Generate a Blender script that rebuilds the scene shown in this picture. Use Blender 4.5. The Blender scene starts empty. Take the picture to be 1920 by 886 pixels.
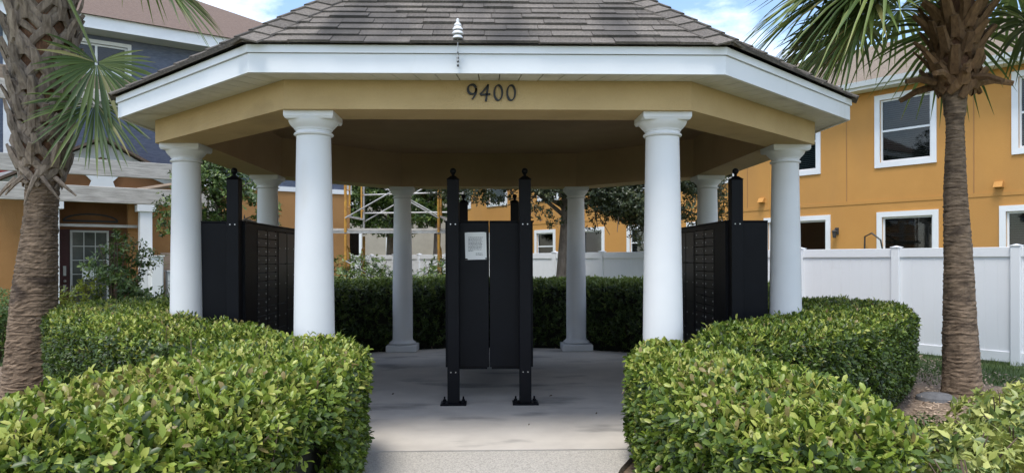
import bpy, math, random
import numpy as np
from mathutils import Vector, Matrix
R = math.radians
random.seed(7); rng = np.random.default_rng(7)
SC = bpy.context.scene
COL = SC.collection

# ------------------------------------------------------------------ camera, sky, sun, exposure
CAM = Vector((0.0, 0.0, 1.44))
cd = bpy.data.cameras.new('camera'); cam = bpy.data.objects.new('camera', cd); COL.objects.link(cam)
cam.location = CAM
cam.rotation_euler = (R(90), R(0.15), R(-1.70))
cd.sensor_width = 36; cd.lens = 1416 / 1920 * 36
cd.shift_y = 43 / 1920
cd.clip_start = 0.05; cd.clip_end = 900
SC.camera = cam

SUN_EL, SUN_AZ = R(68), R(203)      # azimuth measured from +Y clockwise: behind the camera, a little to its left
W = bpy.data.worlds.new('World'); SC.world = W; W.use_nodes = True
nt = W.node_tree; nt.nodes.clear()
o_ = nt.nodes.new('ShaderNodeOutputWorld'); bg = nt.nodes.new('ShaderNodeBackground')
sky = nt.nodes.new('ShaderNodeTexSky'); sky.sky_type = 'NISHITA'; sky.sun_disc = False
sky.sun_elevation = SUN_EL; sky.sun_rotation = SUN_AZ; sky.air_density = 1.0; sky.dust_density = 0.6; sky.ozone_density = 1.6
tc = nt.nodes.new('ShaderNodeTexCoord')
mp = nt.nodes.new('ShaderNodeMapping'); mp.inputs['Scale'].default_value = (1.6, 1.6, 3.6); mp.inputs['Location'].default_value = (0.35, 0.1, 0.2)
cn = nt.nodes.new('ShaderNodeTexNoise'); cn.inputs['Scale'].default_value = 1.9; cn.inputs['Detail'].default_value = 9; cn.inputs['Roughness'].default_value = 0.58
cr = nt.nodes.new('ShaderNodeValToRGB'); cr.color_ramp.elements[0].position = 0.46; cr.color_ramp.elements[1].position = 0.68
mixc = nt.nodes.new('ShaderNodeMix'); mixc.data_type = 'RGBA'
mixc.inputs['B'].default_value = (9.0, 9.2, 9.6, 1)
L = nt.links.new
L(tc.outputs['Generated'], mp.inputs['Vector']); L(mp.outputs[0], cn.inputs['Vector']); L(cn.outputs['Fac'], cr.inputs['Fac'])
L(cr.outputs['Color'], mixc.inputs['Factor']); L(sky.outputs[0], mixc.inputs['A']); L(mixc.outputs['Result'], bg.inputs['Color'])
bg.inputs['Strength'].default_value = 0.118
L(bg.outputs[0], o_.inputs['Surface'])

sd = bpy.data.lights.new('sun', 'SUN'); sd.energy = 1.5; sd.angle = R(20); sd.color = (1.0, 0.955, 0.88)
sun = bpy.data.objects.new('sun', sd); COL.objects.link(sun)
sdir = Vector((math.sin(SUN_AZ) * math.cos(SUN_EL), math.cos(SUN_AZ) * math.cos(SUN_EL), math.sin(SUN_EL)))
sun.rotation_euler = sdir.to_track_quat('Z', 'Y').to_euler(); sun.location = (0, -5, 30)
SC.view_settings.view_transform = 'Standard'; SC.view_settings.look = 'None'
SC.view_settings.gamma = 1; SC.view_settings.use_curve_mapping = False
SC.view_settings.exposure = 1.25
SC.cycles.max_bounces = 6; SC.cycles.transparent_max_bounces = 8

# ------------------------------------------------------------------ materials
M = {}
def mat(name, c1, c2=None, rough=0.7, scale=6.0, detail=5, bump=0.0, bscale=None, metal=0.0, spec=0.4, stretch=(1, 1, 1), rnd=0.0, lo=0.35, hi=0.65, stain=None, wave=None):
    m = bpy.data.materials.new(name); m.use_nodes = True
    n = m.node_tree.nodes; l = m.node_tree.links.new
    b = n['Principled BSDF']; b.inputs['Roughness'].default_value = rough; b.inputs['Metallic'].default_value = metal
    b.inputs['Specular IOR Level'].default_value = spec
    t = n.new('ShaderNodeTexCoord'); mpp = n.new('ShaderNodeMapping'); mpp.inputs['Scale'].default_value = stretch
    l(t.outputs['Object'], mpp.inputs['Vector'])
    no = n.new('ShaderNodeTexNoise'); no.inputs['Scale'].default_value = scale; no.inputs['Detail'].default_value = detail
    no.inputs['Roughness'].default_value = 0.6
    l(mpp.outputs[0], no.inputs['Vector'])
    rp = n.new('ShaderNodeValToRGB'); rp.color_ramp.elements[0].position = lo; rp.color_ramp.elements[1].position = hi
    c2 = c2 or tuple(min(1, v * 0.82) for v in c1)
    rp.color_ramp.elements[0].color = (*c2, 1); rp.color_ramp.elements[1].color = (*c1, 1)
    l(no.outputs['Fac'], rp.inputs['Fac'])
    out = rp.outputs['Color']
    if stain:      # (colour, scale, lo, hi, stretch): patches with a shape of their own
        sc_, ss, slo, shi, sst = stain
        mp2 = n.new('ShaderNodeMapping'); mp2.inputs['Scale'].default_value = sst; l(t.outputs['Object'], mp2.inputs['Vector'])
        n2 = n.new('ShaderNodeTexNoise'); n2.inputs['Scale'].default_value = ss; n2.inputs['Detail'].default_value = 4
        l(mp2.outputs[0], n2.inputs['Vector'])
        r2 = n.new('ShaderNodeValToRGB'); r2.color_ramp.elements[0].position = slo; r2.color_ramp.elements[1].position = shi
        l(n2.outputs['Fac'], r2.inputs['Fac'])
        mx = n.new('ShaderNodeMix'); mx.data_type = 'RGBA'; l(r2.outputs['Color'], mx.inputs['Factor']); l(out, mx.inputs['A'])
        mx.inputs['B'].default_value = (*sc_, 1); out = mx.outputs['Result']
    if rnd:
        oi = n.new('ShaderNodeObjectInfo'); hs = n.new('ShaderNodeHueSaturation')
        mr = n.new('ShaderNodeMapRange'); mr.inputs['To Min'].default_value = 1 - rnd; mr.inputs['To Max'].default_value = 1 + rnd
        l(oi.outputs['Random'], mr.inputs['Value']); l(mr.outputs[0], hs.inputs['Value']); l(out, hs.inputs['Color']); out = hs.outputs['Color']
    l(out, b.inputs['Base Color'])
    h = None
    if bump:
        nb = n.new('ShaderNodeTexNoise'); nb.inputs['Scale'].default_value = bscale or scale * 4; nb.inputs['Detail'].default_value = 4
        l(mpp.outputs[0], nb.inputs['Vector']); h = nb.outputs['Fac']
        bp = n.new('ShaderNodeBump'); bp.inputs['Strength'].default_value = min(1, bump); bp.inputs['Distance'].default_value = 0.01
        l(h, bp.inputs['Height']); l(bp.outputs[0], b.inputs['Normal'])
        if wave:   # (period in metres, distance): laps or courses running level
            w = n.new('ShaderNodeTexWave'); w.wave_type = 'BANDS'; w.bands_direction = 'Z'; w.wave_profile = 'SAW'
            w.inputs['Scale'].default_value = 1 / wave[0] / 2 * 6.2832 / 10 * 2 * 0.5 * 2
            w.inputs['Scale'].default_value = (2 * math.pi / wave[0]) / 20; w.inputs['Distortion'].default_value = wave[2] if len(wave) > 2 else 0
            l(t.outputs['Object'], w.inputs['Vector'])
            b2 = n.new('ShaderNodeBump'); b2.inputs['Strength'].default_value = 1; b2.inputs['Distance'].default_value = wave[1]
            l(w.outputs['Fac'], b2.inputs['Height']); l(bp.outputs[0], b2.inputs['Normal']); l(b2.outputs[0], b.inputs['Normal'])
    M[name] = m
    return m

def leafmat(name, stops, rough=0.42, trans=0.22, spec=0.5):
    m = bpy.data.materials.new(name); m.use_nodes = True
    n = m.node_tree.nodes; l = m.node_tree.links.new
    b = n['Principled BSDF']; b.inputs['Roughness'].default_value = rough; b.inputs['Specular IOR Level'].default_value = spec
    a = n.new('ShaderNodeAttribute'); a.attribute_name = 'rnd'
    rp = n.new('ShaderNodeValToRGB')
    while len(rp.color_ramp.elements) < len(stops): rp.color_ramp.elements.new(0.5)
    for e, (p, c) in zip(rp.color_ramp.elements, stops): e.position = p; e.color = (*c, 1)
    l(a.outputs['Fac'], rp.inputs['Fac']); l(rp.outputs['Color'], b.inputs['Base Color'])
    tr = n.new('ShaderNodeBsdfTranslucent'); l(rp.outputs['Color'], tr.inputs['Color'])
    mx = n.new('ShaderNodeMixShader'); mx.inputs['Fac'].default_value = trans
    l(b.outputs[0], mx.inputs[1]); l(tr.outputs[0], mx.inputs[2]); l(mx.outputs[0], n['Material Output'].inputs['Surface'])
    M[name] = m

def glassmat(name, tint=(0.75, 0.8, 0.8), base=0.10):
    m = bpy.data.materials.new(name); m.use_nodes = True
    n = m.node_tree.nodes; l = m.node_tree.links.new; n.remove(n['Principled BSDF'])
    tr = n.new('ShaderNodeBsdfTransparent'); tr.inputs['Color'].default_value = (*tint, 1)
    g = n.new('ShaderNodeBsdfGlossy'); g.inputs['Roughness'].default_value = 0.03
    fr = n.new('ShaderNodeFresnel'); fr.inputs['IOR'].default_value = 1.38
    ad = n.new('ShaderNodeMath'); ad.operation = 'ADD'; ad.inputs[1].default_value = base; l(fr.outputs[0], ad.inputs[0])
    mx = n.new('ShaderNodeMixShader'); l(ad.outputs[0], mx.inputs['Fac']); l(tr.outputs[0], mx.inputs[1]); l(g.outputs[0], mx.inputs[2])
    l(mx.outputs[0], n['Material Output'].inputs['Surface']); M[name] = m

mat('concrete', (0.545, 0.505, 0.45), (0.46, 0.425, 0.38), 0.85, 2.2, 8, 0.25, 60, stain=((0.25, 0.237, 0.22), 0.95, 0.55, 0.68, (1, 1.9, 1)))
mat('aggregate', (0.50, 0.47, 0.42), (0.33, 0.31, 0.28), 0.9, 95, 3, 0.5, 120, lo=0.42, hi=0.56)
mat('soil', (0.09, 0.06, 0.04), (0.05, 0.035, 0.025), 0.95, 9, 6, 0.6, 40)
mat('mulch', (0.30, 0.225, 0.16), (0.14, 0.10, 0.07), 0.95, 40, 5, 1.0, 60)
mat('mulch_chip', (0.50, 0.38, 0.28), (0.24, 0.17, 0.12), 0.9, 14, 3, lo=0.4, hi=0.6)
mat('lawn', (0.075, 0.115, 0.03), (0.045, 0.075, 0.02), 0.95, 3, 8, 0.8, 60)
mat('white_column', (0.70, 0.705, 0.71), (0.66, 0.665, 0.67), 0.55, 1.5, 4, 0.06, 140, stain=((0.62, 0.6, 0.56), 2.2, 0.60, 0.80, (1, 1, 0.35)))
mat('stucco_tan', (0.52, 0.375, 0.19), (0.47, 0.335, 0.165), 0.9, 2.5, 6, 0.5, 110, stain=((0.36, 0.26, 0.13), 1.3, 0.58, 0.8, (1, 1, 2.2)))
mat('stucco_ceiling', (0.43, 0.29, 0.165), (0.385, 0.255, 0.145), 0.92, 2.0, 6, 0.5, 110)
mat('fascia_white', (0.72, 0.74, 0.755), (0.67, 0.69, 0.70), 0.5, 1.2, 6, 0.03, 30, stain=((0.56, 0.56, 0.52), 3.0, 0.62, 0.82, (1, 1, 0.3)))
mat('soffit_vinyl', (0.66, 0.65, 0.60), (0.56, 0.55, 0.50), 0.6, 3, 5, stain=((0.40, 0.39, 0.34), 4, 0.58, 0.8, (1, 1, 1)))
mat('shingle', (0.210, 0.184, 0.158), (0.122, 0.106, 0.092), 0.95, 55, 4, 0.9, 220, rnd=0.22, stain=((0.075, 0.068, 0.062), 1.05, 0.50, 0.68, (1.7, 0.5, 0.5)))
mat('shingle_far', (0.19, 0.135, 0.105), (0.115, 0.08, 0.065), 0.95, 18, 4, 0.8, 60, stretch=(1, 1, 5), wave=(0.16, 0.02, 0.6))
mat('roof_tan', (0.24, 0.19, 0.145), (0.16, 0.125, 0.095), 0.95, 16, 4, 0.8, 60, stretch=(1, 1, 5), wave=(0.16, 0.02, 0.6))
mat('black_metal', (0.0045, 0.0048, 0.007), (0.003, 0.0032, 0.0048), 0.5, 3, 4, 0.12, 160, spec=0.16)
mat('black_door', (0.0085, 0.0085, 0.0095), (0.006, 0.006, 0.007), 0.42, 5, 4, 0.05, 90, spec=0.3, rnd=0.18)
mat('steel', (0.55, 0.55, 0.55), (0.4, 0.4, 0.4), 0.35, 20, 2, metal=0.9)
mat('digit_black', (0.010, 0.010, 0.010), None, 0.45, 10)
mat('paper', (0.82, 0.82, 0.80), (0.78, 0.78, 0.77), 0.8, 3)
mat('ink', (0.16, 0.16, 0.17), None, 0.8, 3)
mat('orange_stucco', (0.56, 0.28, 0.075), (0.515, 0.253, 0.066), 0.9, 0.9, 7, 0.45, 70, stain=((0.47, 0.24, 0.072), 0.8, 0.48, 0.78, (1, 1, 0.3)))
mat('orange_brown', (0.40, 0.205, 0.075), (0.35, 0.175, 0.062), 0.9, 1.5, 7, 0.45, 70)
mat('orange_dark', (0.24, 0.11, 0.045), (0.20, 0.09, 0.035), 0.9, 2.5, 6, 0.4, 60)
mat('white_trim', (0.80, 0.81, 0.81), (0.74, 0.75, 0.75), 0.5, 2, 4)
mat('grey_trim', (0.55, 0.55, 0.53), (0.47, 0.47, 0.45), 0.6, 3, 5)
mat('white_vinyl', (0.82, 0.83, 0.85), (0.79, 0.80, 0.82), 0.45, 0.8, 4, stain=((0.68, 0.68, 0.67), 1.4, 0.62, 0.85, (1, 1, 2.0)))
mat('blue_siding', (0.155, 0.18, 0.245), (0.105, 0.125, 0.185), 0.8, 7, 5, 0.4, 30, stretch=(1, 1, 4), wave=(0.13, 0.03, 0.0), stain=((0.16, 0.18, 0.24), 1.8, 0.5, 0.75, (1, 1, 3)))
mat('beige_wall', (0.38, 0.34, 0.28), (0.33, 0.295, 0.245), 0.9, 2, 4)
mat('dark_room', (0.02, 0.02, 0.02), None, 0.9, 2)
mat('blind', (0.24, 0.24, 0.23), (0.2, 0.2, 0.19), 0.7, 4)
mat('blind_green', (0.42, 0.58, 0.48), (0.36, 0.5, 0.42), 0.7, 4)
mat('door_glass', (0.105, 0.112, 0.10), (0.06, 0.065, 0.06), 0.15, 3, 3, spec=0.6)
mat('maroon_door', (0.075, 0.022, 0.022), (0.055, 0.016, 0.016), 0.5, 4)
mat('red_edge', (0.30, 0.035, 0.04), None, 0.6, 4)
mat('weathered_wood', (0.56, 0.53, 0.48), (0.34, 0.315, 0.28), 0.9, 3.0, 7, 0.5, 20, stretch=(1, 1, 9))
mat('brown_wood', (0.30, 0.23, 0.17), (0.18, 0.135, 0.10), 0.9, 3.0, 7, 0.5, 20, stretch=(1, 1, 9))
mat('yellow_paint', (0.62, 0.33, 0.05), (0.42, 0.19, 0.04), 0.5, 9, 5, stain=((0.2, 0.1, 0.06), 7, 0.58, 0.75, (1, 1, 1)))
mat('galvanised', (0.48, 0.48, 0.47), (0.32, 0.31, 0.30), 0.5, 8, 4, metal=0.4)
mat('blue_metal', (0.04, 0.09, 0.30), None, 0.5, 4)
mat('utility_grey', (0.50, 0.52, 0.53), (0.44, 0.46, 0.47), 0.6, 4)
mat('palm_trunk', (0.275, 0.195, 0.130), (0.085, 0.058, 0.038), 0.95, 9, 8, 1.0, 34, stretch=(1, 1, 5), lo=0.34, hi=0.66, stain=((0.062, 0.042, 0.029), 2.8, 0.54, 0.66, (1, 1, 1.6)))
mat('palm_boot', (0.32, 0.255, 0.195), (0.115, 0.085, 0.062), 0.9, 5, 7, 0.9, 26, stretch=(6, 6, 1), lo=0.3, hi=0.7, rnd=0.25)
mat('palm_boot_brown', (0.25, 0.145, 0.07), (0.11, 0.06, 0.03), 0.9, 5, 7, 0.9, 26, stretch=(6, 6, 1), lo=0.3, hi=0.7, rnd=0.25)
mat('palm_fibre', (0.19, 0.095, 0.05), (0.07, 0.035, 0.02), 0.95, 16, 7, 1.0, 40, stretch=(3, 3, 1), lo=0.3, hi=0.7)
mat('bark', (0.20, 0.165, 0.13), (0.09, 0.072, 0.055), 0.95, 8, 7, 1.0, 24, stretch=(2, 2, 0.6))
mat('twig', (0.16, 0.115, 0.08), (0.09, 0.062, 0.042), 0.95, 9, 4)
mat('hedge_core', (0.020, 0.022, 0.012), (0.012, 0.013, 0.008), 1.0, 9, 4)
mat('stone_grey', (0.16, 0.16, 0.165), (0.11, 0.11, 0.115), 0.9, 12, 5, 0.5, 40)
mat('plastic_white', (0.78, 0.78, 0.78), None, 0.4, 4)
mat('cable_dark', (0.05, 0.05, 0.05), None, 0.6, 4)
glassmat('glass', (0.5, 0.53, 0.53), 0.015)
G = lambda *a: a
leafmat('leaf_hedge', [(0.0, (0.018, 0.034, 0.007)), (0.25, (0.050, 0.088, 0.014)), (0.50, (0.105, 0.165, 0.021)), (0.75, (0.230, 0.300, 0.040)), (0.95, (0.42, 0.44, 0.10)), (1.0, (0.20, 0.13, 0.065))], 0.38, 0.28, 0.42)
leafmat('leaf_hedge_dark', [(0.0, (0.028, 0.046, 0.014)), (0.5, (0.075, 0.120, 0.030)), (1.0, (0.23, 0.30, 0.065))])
leafmat('leaf_tree', [(0.0, (0.026, 0.052, 0.011)), (0.5, (0.070, 0.125, 0.025)), (1.0, (0.19, 0.26, 0.055))])
leafmat('leaf_oak', [(0.0, (0.022, 0.033, 0.014)), (0.6, (0.048, 0.066, 0.025)), (1.0, (0.115, 0.125, 0.045))])
leafmat('leaf_yellow', [(0.0, (0.08, 0.13, 0.03)), (0.45, (0.24, 0.29, 0.06)), (1.0, (0.52, 0.53, 0.16))])
leafmat('leaf_bright', [(0.0, (0.14, 0.18, 0.02)), (1.0, (0.34, 0.38, 0.04))])
leafmat('frond', [(0.0, (0.032, 0.058, 0.015)), (0.5, (0.080, 0.130, 0.028)), (0.9, (0.21, 0.26, 0.07)), (1.0, (0.40, 0.34, 0.14))], 0.4, 0.25)
leafmat('grass_blade', [(0.0, (0.045, 0.085, 0.018)), (1.0, (0.15, 0.21, 0.055))], 0.6, 0.3)

# ------------------------------------------------------------------ builders
def setp(o, label=None, cat=None, group=None, kind=None):
    if label: o['label'] = label
    if cat: o['category'] = cat
    if group: o['group'] = group
    if kind: o['kind'] = kind
    return o

def empty(name, loc, label, cat, group=None):
    o = bpy.data.objects.new(name, None); COL.objects.link(o); o.location = loc; o.empty_display_size = 0.2
    return setp(o, label, cat, group)

def origin(o):
    v = Vector((0, 0, 0))
    while o is not None: v = v + o.location; o = o.parent
    return v

def link_mesh(name, me, parent=None, loc=None):
    o = bpy.data.objects.new(name, me); COL.objects.link(o)
    if parent: o.parent = parent
    if loc is not None: o.location = Vector(loc) - (origin(parent) if parent else Vector((0, 0, 0)))
    return o

class MB:
    """collects shapes in world (or frame) coordinates; build() makes one mesh object of them"""
    def __init__(s, frame=None): s.v = []; s.f = []; s.m = []; s.fr = frame
    def add(s, vs, fs, mi=0):
        k = len(s.v)
        s.v += [tuple(s.fr @ Vector(p)) if s.fr else tuple(p) for p in vs]
        s.f += [tuple(i + k for i in q) for q in fs]; s.m += [mi] * len(fs); return s
    def box(s, x0, x1, y0, y1, z0, z1, mi=0, bev=0.0):
        if bev:
            b = bev; vs = []
            for (x, sx) in ((x0, 1), (x1, -1)):
                for (y, sy) in ((y0, 1), (y1, -1)):
                    for (z, sz) in ((z0, 1), (z1, -1)):
                        vs += [(x, y + sy * b, z + sz * b), (x + sx * b, y, z + sz * b), (x + sx * b, y + sy * b, z)]
            idx = lambda i, j, k, a: ((i * 2 + j) * 2 + k) * 3 + a
            fs = []
            for i in (0, 1):
                q = [idx(i, 0, 0, 0), idx(i, 0, 1, 0), idx(i, 1, 1, 0), idx(i, 1, 0, 0)]; fs.append(q if i == 0 else q[::-1])
                q = [idx(0, i, 0, 1), idx(1, i, 0, 1), idx(1, i, 1, 1), idx(0, i, 1, 1)]; fs.append(q if i == 0 else q[::-1])
                q = [idx(0, 0, i, 2), idx(0, 1, i, 2), idx(1, 1, i, 2), idx(1, 0, i, 2)]; fs.append(q if i == 0 else q[::-1])
            for i in (0, 1):
                for j in (0, 1):
                    fs.append([idx(i, j, 0, 0), idx(i, j, 1, 0), idx(i, j, 1, 1), idx(i, j, 0, 1)])
                    fs.append([idx(i, 0, j, 0), idx(i, 1, j, 0), idx(i, 1, j, 2), idx(i, 0, j, 2)])
                    fs.append([idx(0, i, j, 1), idx(1, i, j, 1), idx(1, i, j, 2), idx(0, i, j, 2)])
            for i in (0, 1):
                for j in (0, 1):
                    for k in (0, 1): fs.append([idx(i, j, k, 0), idx(i, j, k, 1), idx(i, j, k, 2)])
            return s.add(vs, fs, mi)
        vs = [(x0, y0, z0), (x1, y0, z0), (x1, y1, z0), (x0, y1, z0), (x0, y0, z1), (x1, y0, z1), (x1, y1, z1), (x0, y1, z1)]
        return s.add(vs, [(3, 2, 1, 0), (4, 5, 6, 7), (0, 1, 5, 4), (1, 2, 6, 5), (2, 3, 7, 6), (3, 0, 4, 7)], mi)
    def prism(s, poly, z0, z1, mi=0):
        n = len(poly); vs = [(p[0], p[1], z0) for p in poly] + [(p[0], p[1], z1) for p in poly]
        return s.add(vs, [tuple(range(n))[::-1], tuple(range(n, 2 * n))] + [(i, (i + 1) % n, n + (i + 1) % n, n + i) for i in range(n)], mi)
    def quadprism(s, lo, hi, mi=0):
        """two polygons of the same length joined"""
        n = len(lo)
        return s.add(list(lo) + list(hi), [tuple(range(n))[::-1], tuple(range(n, 2 * n))] + [(i, (i + 1) % n, n + (i + 1) % n, n + i) for i in range(n)], mi)
    def lathe(s, prof, cx, cy, n=40, mi=0, phase=0.0, caps=True):
        vs = []
        for (r, z) in prof:
            for k in range(n):
                a = 2 * math.pi * k / n + phase; vs.append((cx + r * math.cos(a), cy + r * math.sin(a), z))
        fs = []
        for i in range(len(prof) - 1):
            for k in range(n): fs.append((i * n + k, i * n + (k + 1) % n, (i + 1) * n + (k + 1) % n, (i + 1) * n + k))
        if caps: fs += [tuple(range(n))[::-1], tuple(range((len(prof) - 1) * n, len(prof) * n))]
        return s.add(vs, fs, mi)
    def tube(s, pts, rad, n=8, mi=0):
        pts = [Vector(p) for p in pts]; rads = rad if isinstance(rad, (list, tuple)) else [rad] * len(pts)
        vs = []; up = None
        for i, p in enumerate(pts):
            d = (pts[min(i + 1, len(pts) - 1)] - pts[max(i - 1, 0)]).normalized()
            if up is None: up = Vector((0, 0, 1)) if abs(d.z) < 0.9 else Vector((1, 0, 0))
            a = d.cross(up).normalized(); b = d.cross(a).normalized(); up = -b if False else up
            for k in range(n):
                t = 2 * math.pi * k / n; vs.append(p + (a * math.cos(t) + b * math.sin(t)) * rads[i])
        fs = []
        for i in range(len(pts) - 1):
            for k in range(n): fs.append((i * n + k, i * n + (k + 1) % n, (i + 1) * n + (k + 1) % n, (i + 1) * n + k))
        fs += [tuple(range(n))[::-1], tuple(range((len(pts) - 1) * n, len(pts) * n))]
        return s.add(vs, fs, mi)
    def build(s, name, mats, parent=None, smooth=False, kind=None, label=None):
        og = origin(parent) if parent else Vector((0, 0, 0))
        me = bpy.data.meshes.new(name); me.from_pydata([(v[0] - og.x, v[1] - og.y, v[2] - og.z) for v in s.v], [], s.f)
        mats = mats if isinstance(mats, (list, tuple)) else [mats]
        for m in mats: me.materials.append(M[m])
        if len(mats) > 1: me.polygons.foreach_set('material_index', s.m)
        import bmesh
        bm = bmesh.new(); bm.from_mesh(me); bmesh.ops.recalc_face_normals(bm, faces=bm.faces); bm.to_mesh(me); bm.free()
        if smooth:
            me.polygons.foreach_set('use_smooth', [True] * len(me.polygons))
            me.set_sharp_from_angle(angle=R(38))
        o = bpy.data.objects.new(name, me); COL.objects.link(o)
        if parent: o.parent = parent
        return setp(o, label, None, None, kind)

def copy_tree(o, parent=None):
    c = o.copy(); COL.objects.link(c); c.parent = parent
    for ch in list(o.children): copy_tree(ch, c)
    return c

# leaf templates: (along, across, lift) and triangles
LEAF8 = (np.array([(0, 0, 0), (.36, -.46, .07), (.36, 0, 0), (.36, .46, .07), (.74, -.44, .05), (.74, 0, -.01), (.74, .44, .05), (1, 0, -.07)]),
         np.array([(0, 3, 2), (0, 2, 1), (2, 3, 6), (2, 6, 5), (1, 2, 5), (1, 5, 4), (5, 6, 7), (4, 5, 7)]))
LEAF4 = (np.array([(0, 0, 0), (.45, -.5, .06), (.45, 0, 0), (.45, .5, .06), (1, 0, -.06)]), np.array([(0, 3, 2), (0, 2, 1), (2, 3, 4), (1, 2, 4)]))
LEAF2 = (np.array([(0, 0, 0), (.5, -.5, .05), (.5, .5, .05), (1, 0, -.05)]), np.array([(0, 2, 1), (1, 2, 3)]))

def tri_mesh(name, co, tris, rnd=None, material=None):
    me = bpy.data.meshes.new(name); n = len(co); t = len(tris)
    me.vertices.add(n); me.vertices.foreach_set('co', np.ascontiguousarray(co, dtype=np.float32).ravel())
    me.loops.add(3 * t); me.loops.foreach_set('vertex_index', np.ascontiguousarray(tris, dtype=np.int32).ravel())
    me.polygons.add(t); me.polygons.foreach_set('loop_start', np.arange(0, 3 * t, 3, dtype=np.int32))
    try: me.polygons.foreach_set('loop_total', np.full(t, 3, dtype=np.int32))
    except Exception: pass
    if rnd is not None:
        at = me.attributes.new('rnd', 'FLOAT', 'POINT'); at.data.foreach_set('value', np.ascontiguousarray(rnd, dtype=np.float32))
    me.update(calc_edges=True)
    if material: me.materials.append(M[material])
    return me

def unit(a): return a / np.maximum(np.linalg.norm(a, axis=1, keepdims=True), 1e-9)

def leaf_arrays(P, D, N, Ln, Wd, rv, tpl):
    D = unit(D); S = unit(np.cross(D, N)); N2 = np.cross(S, D)
    T, F = tpl; k = len(T)
    co = P[:, None, :] + (Ln[:, None] * T[None, :, 0])[..., None] * D[:, None, :] + (Wd[:, None] * T[None, :, 1])[..., None] * S[:, None, :] + (Ln[:, None] * T[None, :, 2])[..., None] * N2[:, None, :]
    tris = F[None] + (np.arange(len(P)) * k)[:, None, None]
    return co.reshape(-1, 3), tris.reshape(-1, 3), np.repeat(rv, k)

def sprigs(P, Nn, per, Ls, wr, up=0.5, tilt=(0.15, 1.1)):
    """each sprig point becomes a whorl of leaves about an axis between the surface normal and up"""
    n = len(P)
    ax = unit(Nn * (1 - up) + np.array([0, 0, up]) + rng.normal(0, 0.28, (n, 3)))
    ref = unit(rng.normal(0, 1, (n, 3))); a = unit(np.cross(ax, ref)); b = np.cross(ax, a)
    PP, DD, NN, LL, OW = [], [], [], [], []
    for k in range(per):
        az = 2.399 * k + rng.normal(0, 0.35, n) + rng.random(n)
        tl = rng.uniform(tilt[0], tilt[1], n)
        rad = a * np.cos(az)[:, None] + b * np.sin(az)[:, None]
        d = rad * np.cos(tl)[:, None] + ax * np.sin(tl)[:, None]
        nn = ax * np.cos(tl)[:, None] - rad * np.sin(tl)[:, None]
        nn = unit(nn + rng.normal(0, 0.22, (n, 3)))
        lo = -0.012 * k
        PP.append(P + ax * lo); DD.append(d); NN.append(nn); LL.append(rng.uniform(Ls[0], Ls[1], n)); OW.append(np.arange(n))
    P2, D2, N2, L2 = map(np.concatenate, (PP, DD, NN, LL))
    return P2, D2, N2, L2, L2 * rng.uniform(wr[0], wr[1], len(L2)), np.concatenate(OW)

def chaikin(poly, it=2):
    p = [tuple(q) for q in poly]
    for _ in range(it):
        q = []
        for i in range(len(p)):
            a = p[i]; b = p[(i + 1) % len(p)]
            q += [(a[0] * .75 + b[0] * .25, a[1] * .75 + b[1] * .25), (a[0] * .25 + b[0] * .75, a[1] * .25 + b[1] * .75)]
        p = q
    return np.array(p)

def poly_info(poly, pts):
    """inside flag, distance to the outline and the outward direction there"""
    x, y = pts[:, 0], pts[:, 1]; n = len(poly)
    ins = np.zeros(len(pts), bool); best = np.full(len(pts), 1e9); out = np.zeros((len(pts), 2))
    for i in range(n):
        a = poly[i]; b = poly[(i + 1) % n]; e = b - a
        c = ((a[1] > y) != (b[1] > y)) & (x < (b[0] - a[0]) * (y - a[1]) / (b[1] - a[1] + 1e-12) + a[0]); ins ^= c
        t = np.clip(((pts - a) @ e) / (e @ e), 0, 1); q = a + t[:, None] * e; dd = np.linalg.norm(pts - q, axis=1)
        w = dd < best; best = np.where(w, dd, best); out[w] = (q - pts)[w]
    out = out / np.maximum(np.linalg.norm(out, axis=1, keepdims=True), 1e-9)
    return ins, best, out

def lump(x, y, s=1.0):
    return 0.5 * np.sin(2.1 * x * s + 0.7) * np.cos(2.6 * y * s - 0.4) + 0.3 * np.sin(5.3 * x * s + 1.9 * y * s) + 0.2 * np.cos(8.1 * y * s - 4.2 * x * s)

# ------------------------------------------------------------------ ground, slab, path
def sheet(name, poly, z, m, thick=0.0):
    b = MB()
    if thick: b.prism(poly, z - thick, z)
    else: b.add([(p[0], p[1], z) for p in poly], [tuple(range(len(poly)))])
    return setp(b.build(name, m), None, None, None, 'structure')
sheet('ground', [(-300, -60), (300, -60), (300, 500), (-300, 500)], -0.09, 'lawn')
sheet('mulch_bed', [(-7.2, 1.0), (6.4, 1.0), (6.6, 6.0), (6.2, 8.3), (5.7, 9.0), (5.6, 14.4), (-6.0, 14.6), (-7.4, 9.0)], -0.055, 'mulch')
GC = Vector((0, 9, 0))
pts = []
for k in range(72):
    a = 2 * math.pi * k / 72 - math.pi / 2
    x, y = 3.36 * math.cos(a), 9 + 3.36 * math.sin(a)
    if y < 9 and abs(x) < 1.15: continue
    pts.append((x, y))
i0 = min(range(len(pts)), key=lambda i: (pts[i][1], -pts[i][0]) if pts[i][0] > 0 else (99, 0))
pts = pts[i0:] + pts[:i0]
pts += [(-1.13, 5.725), (1.16, 5.725)]
sheet('pavilion_slab', pts, 0.0, 'concrete', 0.12)
sheet('path', [(-0.92, -1.5), (0.66, -1.5), (0.68, 4.3), (0.76, 4.75), (0.90, 5.2), (1.02, 5.48), (1.13, 5.708), (-0.92, 5.708)], -0.006, 'aggregate', 0.12)

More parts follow.
